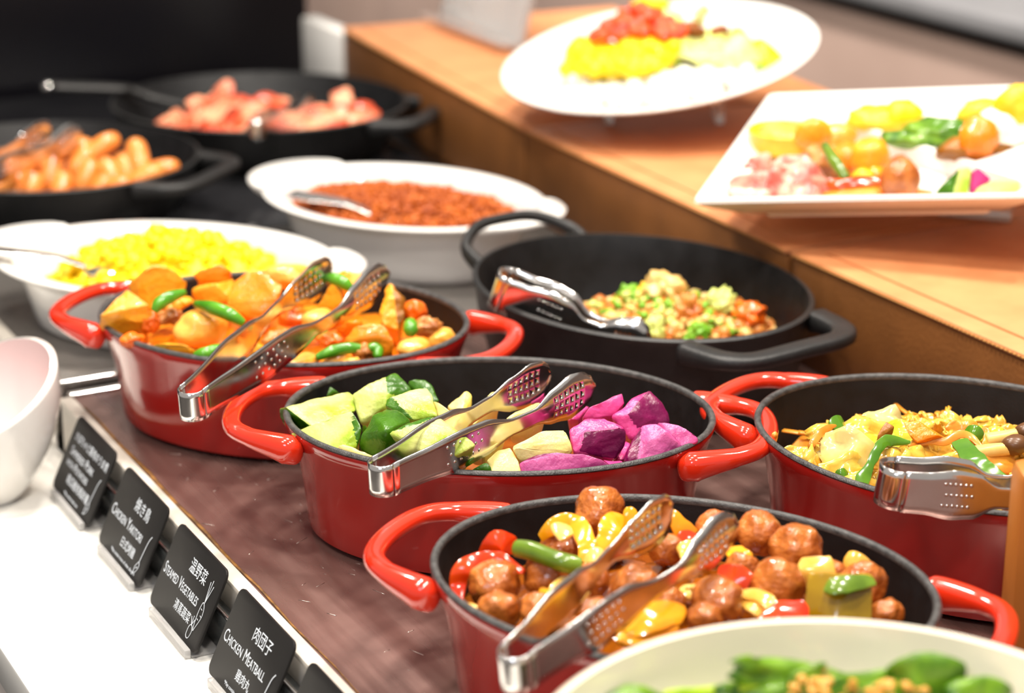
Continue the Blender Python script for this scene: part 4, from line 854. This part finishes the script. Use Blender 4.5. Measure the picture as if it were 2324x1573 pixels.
# ---------------------------------------------------------------- white dishes: mince and egg
cf = at(945, 462, .046)
bed('mince_mound', ((.8152, 1.779), -62), .116, .082, .043, .056, M['mince'], 'mound of brown spiced mince in the white gratin dish', amp=.005, freq=90, seed=15)
crumbs('mince_crumbs', 1500, (.8152, 1.779), -62, .117, .083, .044, .058, (.0016, .0042), M['mince'], 'brown mince crumbs in the white gratin dish', seed=6)
bed('egg_mound', ((.560, 1.683), -45), .116, .076, .034, .076, M['egg'], 'mound of yellow scrambled egg in the white gratin dish', amp=.012, freq=70, seed=16)
crumbs('egg_curds', 520, (.560, 1.683), -45, .112, .073, .034, .076, (.003, .007), M['egg'], 'soft yellow egg curds in the white gratin dish', seed=7, sub=2, amp=.2)
def spoon(label, bowlp, endp, wv=.011):
    t = thing('serving_spoon', label, 'spoon', (0, 0, 0), 0, 'steel serving spoons'); B = Vector(bowlp); E_ = Vector(endp); d = (E_-B).normalized()
    P = [B, B.lerp(E_, .3)+Vector((0, 0, .004)), B.lerp(E_, .7)+Vector((0, 0, .002)), E_]
    sweep('handle', catmull(P, 8), [wv*.5, wv*.5, wv*.8, wv], [.0012, .0012, .0012], M['steel'], t, n=10)
    vs_, fs_ = blob_geo(B-d*.022, (.026, .019, .005), 3, 0, 1, 3, Euler((0, 0, math.atan2(d.y, d.x)))); mk('spoon_bowl', vs_, fs_, M['steel'], t); return t
spoon('steel spoon lying in the brown mince, handle over the front left rim', at(850, 485, .052), at(660, 440, .064), .017)
spoon('steel spoon handle sticking out left of the egg dish', at(200, 604, .058), at(-60, 562, .072), .012)

# ---------------------------------------------------------------- sausages and bacon
PI_ = ((.5674, 2.0967), -48); PH = ((.85, 2.23), -42)
sl = [(-30, 600, 40, 260, 55), (20, 690, 50, 150, 60), (80, 730, 80, 240, 50), (110, 620, 60, 250, 62), (180, 690, 85, 130, 56), (220, 590, 20, 150, 62), (290, 600, 85, 230, 62), (340, 700, 80, 150, 52), (400, 490, 10, 180, 70),
      (480, 640, 75, 170, 62), (540, 500, 40, 230, 74), (560, 700, 60, 120, 52), (600, 620, 120, 150, 62), (650, 700, 30, 130, 52), (690, 600, 110, 140, 60), (760, 540, 105, 200, 70), (800, 650, 30, 170, 56), (890, 610, 15, 160, 56), (700, 560, 20, 120, 50), (450, 560, 60, 160, 66)]
sl.sort(key=lambda q: q[0])
names = ['first', 'second', 'third', 'fourth', 'fifth', 'sixth', 'seventh', 'eighth', 'ninth', 'tenth', 'eleventh', 'twelfth', 'thirteenth', 'fourteenth', 'fifteenth', 'sixteenth', 'seventeenth', 'eighteenth', 'nineteenth', 'last']
for i, (x, y, an, ln, z) in enumerate(sl):
    p = W(Z9, x, y, z-8); k = .4131/ppm(*Z9(x, y), z/1000); L = ln*k*.62; c_, s_ = math.cos(R(an)), math.sin(R(an))
    d = (RT*c_+UP*s_*.9+FW*.35*s_).normalized()*L; bow = UP*L*.10
    o = sweep('sausage', catmull([p-d, p-d*.55+bow, p+bow*1.3, p+d*.55+bow, p+d], 5), [.005, .0095, .011, .011, .011, .0095, .005], [.005, .0095, .011, .011, .011, .0095, .005], M['sausage'], n=12)
    tag(o, f'grilled sausage, {names[i]} from the left in the black skillet', 'sausage', 'small sausages in the skillet')
bed('skillet_oil', PI_, .128, .118, .012, .016, M['sauce'], 'brown oil film in the sausage skillet', amp=.001)
bl = [(1000, 330, 15, 260, 48), (1080, 380, 20, 300, 46), (950, 350, 60, 160, 44), (1180, 290, 30, 260, 60), (1240, 210, 110, 180, 68), (1150, 240, 10, 200, 62), (1320, 300, 25, 300, 56), (1400, 240, 5, 260, 60), (1480, 260, 10, 220, 56), (1280, 370, 20, 260, 46), (1620, 370, 30, 240, 44), (1700, 330, 25, 260, 50), (1850, 280, 50, 230, 58), (1940, 300, 20, 220, 52), (1880, 240, 100, 160, 60), (2000, 330, 20, 160, 48), (1780, 380, 15, 260, 44), (1120, 420, 10, 260, 42)]
bl.sort(key=lambda q: q[0])
for i, (x, y, an, ln, z) in enumerate(bl):
    p = W(Z9, x, y, z-10); k = .4131/ppm(*Z9(x, y), z/1000); L = ln*k*.55; d = (RT*math.cos(R(an))+UP*math.sin(R(an))+FW*.3).normalized()*L
    o = sweep('bacon_slice', catmull([p-d, p-d*.5+UP*.005, p-UP*.003, p+d*.5+UP*.006, p+d], 5), [.010, .012, .011, .012, .009], .0018, M['bacon'], up=tuple(UP*.7-FW*.6+RT*rs.uniform(-.4, .4)), n=10, sq=.6)
    tag(o, f'curled bacon slice, {names[i] if i < len(bl)-1 else "last"} from the left in the far skillet', 'bacon', 'bacon slices in the skillet')

# ---------------------------------------------------------------- plates on the risers
def basis(yaw, roll, pitch):
    a = RT*math.cos(yaw)+Vector((FW.x, FW.y, 0)).normalized()*math.sin(yaw); f = Vector((FW.x, FW.y, 0)).normalized(); b = -RT*math.sin(yaw)+f*math.cos(yaw); z = Vector((0, 0, 1))
    X = (a*math.cos(roll)+z*math.sin(roll)).normalized(); Y = (b*math.cos(pitch)+z*math.sin(pitch)).normalized(); N = X.cross(Y).normalized(); Y = N.cross(X); return X, Y, N
def frame(X, Y, N, o): return Matrix(((X.x, Y.x, N.x, o[0]), (X.y, Y.y, N.y, o[1]), (X.z, Y.z, N.z, o[2]), (0, 0, 0, 1)))
# round plate: rim centre, radius
X, Y, N = basis(0, .150, .1306); RC = EYE+(Vector((1.2, 1.9599, .125))-EYE)*.925; rr = .169*.925
t = thing('round_plate', 'large round white plate with rice, egg, salsa and lettuce, tilted forward', 'plate'); t.matrix_world = frame(X, Y, N, RC)
oval('dish', [(-.085, -.026), (-.078, -.028), (-.074, -.024), (-.055, -.020), (-.02, -.010), (0, -.0015), (.0005, .0005), (-.002, .001), (-.022, -.006), (-.050, -.014), (-.075, -.019), (-.12, -.020)], rr, rr, M['white'], t)
def PR(x, y, h):
    """point over the round plate seen at this place, h above its floor"""
    px, py = ZR(x, y); d = FW+RT*((px-1162)/F)-UP*((py-786.5)/F); O = RC+N*(-.020+h); k = (O-EYE).dot(N)/d.dot(N); return EYE+d*k
t = thing('plate_stand', 'clear acrylic wedge stand propping the round plate', 'stand')
st0 = RC-N*.030
for s in (-1, 1):
    q = st0+X*.055*s; q.z = 0
    prism('foot', [((q+X*.004*u+Y*v).x, (q+X*.004*u+Y*v).y) for u, v in ((-1, -.03), (1, -.03), (1, .04), (-1, .04))], .0947, .0947+max(.004, (st0+X*.055*s).z-.0947-.006), M['acrylic'], t, .0005)
def pile(nm, lst, m, lab, cat, fn, seed=1, sub=2, amp=.2, kind='stuff'):
    g = []; r = random.Random(seed)
    for (x, y, h, rad, n, spread) in lst:
        for k in range(n): p = fn(x+r.gauss(0, spread), y+r.gauss(0, spread*.45), h+r.uniform(-.004, .004)); s_ = rad*r.uniform(.7, 1.2); g.append(blob_geo(p, (s_, s_, s_*.8), k+seed, amp, 2, sub))
    return tag(merge(nm, g, m), lab, cat, None, kind)
pile('rice_mound', [(500, 820, .008, .008, 90, 130), (900, 830, .010, .008, 120, 200), (1350, 760, .012, .009, 120, 170), (1650, 700, .008, .008, 60, 90), (1100, 720, .016, .010, 60, 160)], M['rice'], 'white steamed rice spread on the round plate', 'food', PR, 3)
pile('egg_mound', [(420, 500, .024, .011, 50, 80), (650, 560, .028, .011, 90, 120), (900, 580, .030, .011, 80, 100), (350, 620, .016, .010, 30, 70), (850, 400, .036, .010, 40, 90), (1080, 430, .036, .010, 24, 60)], M['egg'], 'bright yellow egg heaped on the left of the round plate', 'food', PR, 5)
pile('salsa_heap', [(640, 280, .044, .007, 60, 70), (850, 230, .050, .008, 90, 90), (1050, 250, .048, .007, 70, 80), (950, 110, .058, .007, 30, 60), (1230, 290, .044, .006, 30, 50)], M['salsa'], 'red tomato salsa heaped on top of the egg', 'food', PR, 6)
pile('seared_bits', [(1380, 290, .040, .006, 22, 50), (1620, 290, .036, .006, 12, 25), (1730, 370, .030, .006, 8, 20), (1350, 260, .044, .005, 10, 40)], M['brownbit'], 'brown seared bits between salsa and lettuce', 'food', PR, 7)
GL = 'lettuce leaves on the round plate'
for i, (x, y, h, L, w_, mm, rt, lab) in enumerate([(1200, 520, .030, .060, .030, 'let', (.6, .5, 1.0), 'bright green lettuce leaf beside the yellow egg'), (1550, 420, .034, .075, .055, 'letp', (.5, .1, .2), 'large pale lettuce leaf in the middle'), (1700, 520, .026, .060, .050, 'letp', (.8, .2, -.4), 'pale lettuce leaf at the front right'), (1960, 500, .020, .055, .030, 'let', (.6, .1, -.5), 'yellow-green lettuce leaf at the right end'),
      (1820, 370, .028, .045, .022, 'let', (.6, .2, -.5), 'small lettuce frill behind the right end leaf'), (1000, 40, .062, .040, .020, 'let', (.7, .1, .3), 'lettuce frill above the salsa at the back'), (1160, 150, .050, .030, .020, 'letp', (.7, .3, -.7), 'pale frill right of the salsa peak'), (1480, 150, .046, .050, .020, 'letp', (1.5, .2, 1.3), 'pale upright lettuce rib pointing up'), (650, 770, .012, .030, .012, 'let', (.5, .1, .2), 'lettuce scrap below the egg heap')]):
    sheet('lettuce_leaf', PR(x, y, h), (rt[0], rt[1], rt[2]-YAW), L, w_, M[mm], 80+i, lab, 'vegetable', GL)

# square plate
X, Y, N = basis(-.3444, .1089, .1146); sfl = EYE+(Vector((.9352, 1.4692, .112))-EYE)*.965; SS = .281*.965
t = thing('square_plate', 'square white plate with assorted small dishes, jutting over the leather boxes', 'plate'); t.matrix_world = frame(X, Y, N, sfl)
def sq_ring(ins, z, rad=.008, n=5):
    out = []
    for (cx, cy, a0) in ((ins+rad, ins+rad, 180), (SS-ins-rad, ins+rad, 270), (SS-ins-rad, SS-ins-rad, 0), (ins+rad, SS-ins-rad, 90)):
        for k in range(n+1): an = R(a0+90*k/n); out.append((cx+rad*math.cos(an), cy+rad*math.sin(an), z))
    return out
rings_ = [(.050, -.030), (.046, -.030), (.044, -.026), (.030, -.021), (.004, -.0045), (0, 0), (.001, .0025), (.004, .003), (.018, -.006), (.034, -.014), (.048, -.0175), (.10, -.018)]
vs = []; fs = []
for ins, z in rings_: vs += sq_ring(ins, z, .006 if ins < .06 else .002)
nn = 24
for i in range(len(rings_)-1):
    for k in range(nn): k2 = (k+1) % nn; fs.append((i*nn+k, i*nn+k2, (i+1)*nn+k2, (i+1)*nn+k))
fs.append(tuple(range(nn-1, -1, -1))); fs.append(tuple((len(rings_)-1)*nn+k for k in range(nn)))
mk('dish', vs, fs, M['white'], t, True, 40)
def PS(x, y, h):
    px, py = ZS(x, y); d = FW+RT*((px-1162)/F)-UP*((py-786.5)/F); O = sfl+N*(-.0175+h); k = (O-EYE).dot(N)/d.dot(N); return EYE+d*k
t2 = thing('plate_stand', 'low acrylic stand under the far side of the square plate', 'stand')
q = sfl+X*.20+Y*.17-N*.034
prism('foot', [((q+X*u+Y*v).x, (q+X*u+Y*v).y) for u, v in ((-.03, -.02), (.03, -.02), (.03, .02), (-.03, .02))], .0947, q.z-.004, M['acrylic'], t2, .0005)
# divided dish on the square plate
def LP(v): w_ = v-sfl; return Vector((w_.dot(X), w_.dot(Y), w_.dot(N)))
h_d = .018
A_ = PS(1040, 280, h_d); B_ = PS(1990, 590, h_d); C_ = PS(2500, 455, h_d); U_ = (B_-A_); V_ = (C_-B_); ul = U_.length; U_.normalize(); V_ = (V_-U_*V_.dot(U_)).normalized(); vl = .19
t = thing('divided_dish', 'small white three-part dish standing on the square plate', 'dish')
if V_.dot(FW) < 0: V_ = -V_
t.matrix_world = frame(U_, V_, N, A_-N*h_d)
def tray_cell(x0, x1, y0, y1):
    vs = []; fs = []; L = [(0, 0), (0, h_d-.0012), (.0015, h_d), (.005, h_d), (.0062, h_d-.0015), (.012, .006), (.02, .0045)]
    for ins, z in L: vs += [(x0+ins, y0+ins, z), (x1-ins, y0+ins, z), (x1-ins, y1-ins, z), (x0+ins, y1-ins, z)]
    for i in range(len(L)-1):
        for k in range(4): k2 = (k+1) % 4; fs.append((i*4+k, i*4+k2, (i+1)*4+k2, (i+1)*4+k))
    fs.append((3, 2, 1, 0)); b0 = (len(L)-1)*4; fs.append((b0, b0+1, b0+2, b0+3)); return vs, fs
cw = ul/2
for k in range(3):
    v_, f_ = tray_cell(k*cw, (k+1)*cw-.001, 0, .105); mk('compartment', v_, f_, M['white'], t, True, 30)
GS = 'items on the square plate'
def sb(nm, x, y, h, r3, m, lab, cat, seed, amp=.12, sub=3): tag(blob(nm, PS(x, y, h), r3, M[m], seed, amp, 1.6, sub, Euler((0, 0, -YAW))), lab, cat, GS)
o = thing('egg_tart', 'round golden egg tart at the back left of the square plate', 'tart', tuple(PS(690, 400, .016)), 0, GS)
oval('crust', [(-.012, -.012), (-.006, -.011), (0, .006), (-.002, .008), (-.004, .006), (-.007, .000), (-.02, -.001)], .034, .034, M['egg2'], o)
vs_, fs_ = blob_geo((0, 0, .004), (.026, .026, .008), 5, .15, 1.6, 3); mk('filling', vs_, fs_, M['pot'], o)
sb('tart_crust_piece', 870, 380, .026, (.016, .008, .014), 'pump', 'curled orange pumpkin slice leaning on the egg tart', 'vegetable', 6)
sb('potato_bit', 1040, 400, .018, (.016, .014, .012), 'pot', 'pale potato behind the green bean on the square plate', 'vegetable', 7)
sb('pumpkin_ball', 1260, 540, .024, (.016, .016, .016), 'pump', 'rounded yellow pumpkin chunk in the middle of the square plate', 'vegetable', 8)
sb('pumpkin_bit', 1110, 560, .016, (.016, .016, .016), 'pump2', 'orange pumpkin bit left of the rounded chunk', 'vegetable', 9)
sb('pork_bit', 960, 570, .014, (.020, .016, .014), 'pork', 'browned pork piece under the green bean', 'meat', 10, .3)
sb('corn_bit', 1215, 680, .014, (.009, .008, .008), 'egg2', 'yellow pepper bit left above the red pepper', 'vegetable', 11)
sb('corn_bit', 1300, 660, .014, (.008, .008, .008), 'yp', 'small yellow bit right above the red pepper', 'vegetable', 12)
sb('meatball', 1470, 690, .020, (.016, .016, .018), 'meat', 'meatball at the right of the red pepper on the square plate', 'meatball', 13, .08)
sb('red_pepper_piece', 1220, 740, .012, (.030, .009, .009), 'rp', 'glossy red pepper piece at the front of the square plate', 'vegetable', 14, .1)
sb('orange_piece', 1330, 800, .006, (.045, .010, .007), 'pump2', 'orange pumpkin strip under the red pepper', 'vegetable', 15)
sb('pumpkin_cube', 2010, 410, .030, (.017, .015, .018), 'pump2', 'orange pumpkin cube in the divided dish', 'vegetable', 16)
sb('pumpkin_crumb', 1960, 490, .020, (.026, .014, .010), 'pumpd' if 'pumpd' in M else 'pskin', 'brown crumbs under the pumpkin cube', 'food', 17, .3)
sb('omelette_roll', 1330, 280, .020, (.028, .018, .012), 'egg2', 'yellow omelette piece at the left of the divided dish', 'egg', 18)
sb('omelette_roll', 1480, 250, .022, (.018, .014, .014), 'egg', 'bright yellow omelette end beside the other piece', 'egg', 19)
sb('omelette_roll', 2060, 260, .024, (.022, .014, .016), 'egg2', 'thick yellow omelette slice behind the pumpkin cube', 'egg', 20)
sb('omelette_roll', 2290, 230, .030, (.022, .016, .024), 'egg2', 'yellow omelette slice at the picture edge', 'egg', 21)
sb('tofu_cube', 2200, 330, .020, (.026, .016, .018), 'rice', 'white tofu cube between the omelette slices', 'food', 22, .05)
sb('greens_heap', 1670, 390, .018, (.034, .018, .010), 'kale', 'dark dressed greens in the divided dish', 'vegetable', 23, .35)
sb('greens_heap', 1790, 360, .018, (.028, .016, .010), 'gp', 'brighter dressed greens beside the pumpkin cube', 'vegetable', 24, .35)
sb('green_leaf_bit', 1240, 240, .018, (.012, .009, .008), 'gp', 'small green leaf left of the omelette', 'vegetable', 25, .2)
for i, (x, y, h, L, w_, rt, lab) in enumerate([(570, 640, .016, .050, .035, (.8, .3, .9), 'pink ham slice standing below the egg tart'), (530, 760, .012, .055, .030, (.9, .1, .2), 'pale ham fold at the front left corner'), (680, 720, .014, .045, .035, (1.0, .2, 1.2), 'ham fold with white fat in the middle of the ham'), (800, 700, .014, .050, .034, (.7, .4, -.4), 'deeper pink ham fold beside the potato'), (920, 770, .010, .050, .028, (.8, .1, .5), 'rightmost ham fold next to the red pepper'), (760, 610, .018, .040, .026, (.7, .1, .2), 'ham fold behind the others')]):
    sheet('ham_slice', PS(x, y, h), (rt[0], rt[1], rt[2]-YAW), L, w_, M['ham'], 100+i, lab, 'ham', 'folded ham slices', .002)
o = sweep('green_bean', catmull([PS(950, 460, .034), PS(1020, 570, .030), PS(1100, 690, .020)], 6), [.004, .0055, .004], [.004, .0055, .004], M['bean'], n=12); tag(o, 'green bean leaning across the pumpkin on the square plate', 'vegetable', GS)
def vS(pl, skin, mf, ms, nm, lab): chunk(nm, lab, 'vegetable', GS, [PS(x, y, h/1000) for x, y, h in pl], skin, mf, ms, seed=33, depth=.012)
vS([(1680, 815, 4), (1780, 700, 14), (1880, 610, 24), (1960, 605, 26), (1945, 700, 16), (1935, 815, 6), (1830, 815, 5)], {0, 1, 2, 6}, gf, gs, 'green_wedge', 'green vegetable wedge with dark peel at the front right of the square plate')
vS([(1950, 640, 22), (2010, 610, 26), (2090, 690, 18), (2000, 760, 10), (1950, 800, 5)], {0, 4}, pf, ps, 'purple_wedge', 'purple wedge between the green wedge and the cream piece')
vS([(1955, 815, 5), (2010, 740, 12), (2100, 690, 18), (2290, 690, 18), (2300, 815, 5)], set(), yf, ys, 'cream_wedge', 'cream half-moon slice at the right front of the square plate')

# acrylic card stand on the far leather box
t = thing('card_stand', 'clear acrylic stand holding a white card on the far leather box', 'card stand')
c0 = at(1000, 48, .0947); c1 = at(1180, 118, .0947); u = (c1-c0); ul_ = u.length; u.normalize(); v = Vector((u.y, -u.x, 0)); v = v if v.x > 0 else -v; lean = (Vector((0, 0, 1))+v*.25).normalized(); nn_ = u.cross(lean)
t.matrix_world = frame(u, lean, nn_, c0)
def bx(name, lo, hi, m): o = box(name, lo, hi, m, t, .0006); return o
bx('paper_card', (.006, .012, -.0008), (ul_-.006, .155, .0008), M['paper'])
bx('front_sheet', (0, .008, -.0035), (ul_, .160, -.0012), M['acrylic']); bx('rear_sheet', (0, .008, .0012), (ul_, .160, .0035), M['acrylic'])
bx('foot', (0, 0.0015, -.028), (ul_, .0065, .028), M['acrylic'])

# ---------------------------------------------------------------- greens in the cream bowl
BC = ((.4922, .6373), 0)
bed('bowl_greens_base', BC, .096, .096, .060, .092, M['kale'], 'bed of dressed green leaves at the bottom of the cream bowl', amp=.012, freq=60, seed=21)
lf = [(1190, 335, 117, .066, .016, (1.0, .45, .62), 'kale', 'long pointed leaf rising in the middle of the bowl'), (400, 440, 116, .040, .012, (.4, .2, .1), 'kale', 'leaf tip at the far left of the greens'), (1340, 350, 116, .036, .014, (1.1, .3, .8), 'kale', 'dark folded leaf behind the dressing clumps'), (1850, 385, 117, .036, .030, (1.35, .1, .1), 'kale', 'broad bright leaf standing at the right'),
      (2120, 450, 113, .034, .020, (1.0, .2, .2), 'kale', 'pale green leaf near the picture edge'), (1560, 400, 115, .050, .016, (.8, .1, .4), 'kale', 'dark green leaf right of the middle'), (930, 445, 113, .070, .014, (.7, .1, .2), 'let', 'yellow-green leaf in front of the long one'), (1100, 440, 113, .055, .016, (.7, .3, .3), 'kale', 'leaf lying below the long pointed one'), (1690, 430, 114, .05, .016, (.7, .1, .4), 'kale', 'leaf at the bottom edge of the picture')]
for i, (x, y, z, L, w_, rt, mm, lab) in enumerate(lf):
    sheet('salad_leaf', W(ZG, x, y, z), (rt[0], rt[1], rt[2]-YAW), L, w_, M[mm], 120+i, lab, 'leaf', 'salad leaves in the cream bowl', .002)
g = []
for k in range(80):
    p = W(ZG, rs.choice([1330, 1280, 1330, 1450, 1620, 1750, 1200, 1280])+rs.gauss(0, 35), 385+rs.gauss(0, 32), 118+rs.uniform(-3, 3)); s_ = rs.uniform(.0010, .0026); g.append(blob_geo(p, (s_, s_, s_*.7), k, .3, 2, 2))
tag(merge('dressing_clumps', g, M['dress']), 'orange sesame dressing clumps on the salad leaves', 'food', None, 'stuff')

# ---------------------------------------------------------------- dish name cards
def text_mesh(name, body, size, x, y, parent, z, narrow=1.0, smallcaps=False, align='LEFT', bold=0):
    cu = D.curves.new(name, 'FONT'); cu.body = body; cu.size = size; cu.align_x = align; cu.extrude = .00005; cu.resolution_u = 3; cu.offset = bold
    if smallcaps:
        cu.small_caps_scale = .74
        for i, ch in enumerate(body):
            if ch.islower(): cu.body_format[i].use_small_caps = True
    o = D.objects.new(name, cu); COL.objects.link(o); bpy.context.view_layer.update()
    dg = bpy.context.evaluated_depsgraph_get(); me = D.meshes.new_from_object(o.evaluated_get(dg)); D.objects.remove(o)
    me.transform(Matrix.Translation((x, y, z)) @ Matrix.Diagonal((narrow, 1, 1, 1)))
    me.materials.clear(); me.materials.append(M['ink']); ob = D.objects.new(name, me); COL.objects.link(ob); ob.parent = parent; return ob
def line(L, wv=.0003, closed=False):
    P = catmull([(x, y, .0014) for x, y in L], 5, closed); P = P+[P[0]] if closed else P
    o_ = ([], []); sweep('', P, wv, .00012, None, n=5, into=o_); return o_
CW, CH = .0888, .0575
def icon(kind, t):
    g = []
    if kind == 'carrot':
        g.append(line([(.074, .030), (.0775, .028), (.079, .022), (.076, .014), (.0745, .011), (.073, .016), (.0725, .024)], .0003, True))
        for q in ((.0745, .026), (.0765, .022), (.074, .019)): g.append(line([q, (q[0]+.0018, q[1]-.0004)], .00025))
        for e in ((.0735, .044), (.0765, .046), (.0795, .043)): g.append(line([(.0758, .0300), e], .00028))
        g.append(line([(.068, .0115), (.071, .013), (.0735, .010), (.0725, .0055), (.070, .004), (.0675, .006)], .0003, True))
        for e in ((.0665, .0175), (.0695, .019), (.0725, .0175)): g.append(line([(.0702, .013), e], .00028))
    else:
        g.append(line([(.0815, .034), (.0790, .030), (.0775, .022), (.0765, .014)], .00045))
        g.append(line([(.0765, .014), (.0785, .011), (.0765, .007), (.0735, .005), (.0725, .009), (.0745, .012)], .0003, True))
        g.append(line([(.074, .008), (.0755, .010), (.077, .0095)], .00025)); g.append(line([(.0735, .006), (.0715, .004)], .0003))
    o = merge('icon_drawing', g, M['ink'], t)
cards = [(1.487, 'black name card with the longest text, farthest from the viewer', 'かぼちゃと豚肉のうま煮', ['Simmered Pork', 'with Potatoes'], '南瓜豬肉馬鈴薯', 'chicken', '*May contain wheat, soy'),
         (1.375, 'black name card reading Chicken Yakitori', '焼き鳥', ['Chicken Yakitori'], '日式烤雞', 'chicken', '*May contain traces of other allergens'),
         (1.2645, 'black name card reading Steamed Vegetables, with a carrot drawing', '温野菜', ['Steamed Vegetables'], '清蒸蔬菜', 'carrot', ''),
         (1.1535, 'black name card reading Chicken Meatball', '肉団子', ['Chicken Meatball'], '雞肉丸', 'chicken', '*May contain egg, milk'),
         (1.0430, 'black name card cut off at the bottom edge of the picture', '大皿料理', ['Stir-fried Noodles'], '什錦炒麵', 'chicken', '')]
for yb, lab, jp, en, zh, ic, small in cards:
    t = thing('name_card', lab, 'sign', (0, 0, 0), 0, 'black dish name cards')
    Xc = Vector((0, -1, 0)); Yc = Vector((.43, 0, .903)).normalized(); Nc = Xc.cross(Yc); t.matrix_world = frame(Xc, Yc, Nc, (.3915, yb, -.0405))
    rd = .006; pg = []
    for (cx, cy, a0) in ((rd, rd, 180), (CW-rd, rd, 270), (CW-rd, CH-rd, 0), (rd, CH-rd, 90)):
        for k in range(6): an = R(a0+90*k/5); pg.append((cx+rd*math.cos(an), cy+rd*math.sin(an)))
    prism('card', pg, -.0008, .0010, M['card'], t, .0002)
    ne = len(en); wd = len(jp)
    js = .0105 if wd < 5 else .0075; ox = .037 if wd < 5 else .008
    text_mesh('japanese_lettering', jp, js, ox, .0385 if ne == 1 else .0410, t, .00102, .92)
    if ne == 1: text_mesh('english_lettering', en[0], .0112, .0035, .0235, t, .00102, .074/(.0112*.52*len(en[0])), True)
    else:
        text_mesh('english_lettering', en[0], .0095, .010, .0300, t, .00102, .95, True); text_mesh('english_lettering', en[1], .0085, .010, .0215, t, .00102, .95, True)
    text_mesh('chinese_lettering', zh, .0078, .036 if len(zh) < 5 else .022, .0115, t, .00102, .92)
    if small: text_mesh('small_print', small, .0034, .026, .0035, t, .00102, .95)
    icon(ic, t)
    # clear stand: lip in front of the card's foot, dark block behind as back plate and shadow in one
    t = thing('card_holder', 'clear acrylic lip and dark block holding the '+('card cut off at the bottom' if yb < 1.1 else 'Chicken Meatball card' if yb < 1.2 else 'Steamed Vegetables card' if yb < 1.3 else 'Chicken Yakitori card' if yb < 1.4 else 'farthest card'), 'card holder', (0, 0, 0), 0, 'acrylic card holders')
    box('front_lip', (.3862, yb-.083, -.0448), (.3905, yb-.012, -.0385), M['acrylic'], t, .001)
    box('base', (.3906, yb-.083, -.0448), (.4185, yb-.012, -.0430), M['acrylic'], t, .0006)
    box('back_block', (.4090, yb-.108, -.0424), (.4180, yb-.020, -.0165), M['holder'], t, .0012)
    box('top_glint_bar', (.4095, yb-.108, -.0163), (.4125, yb-.020, -.0148), M['steel'], t, .0006)  # steel strip added as the bright glint along the acrylic edge
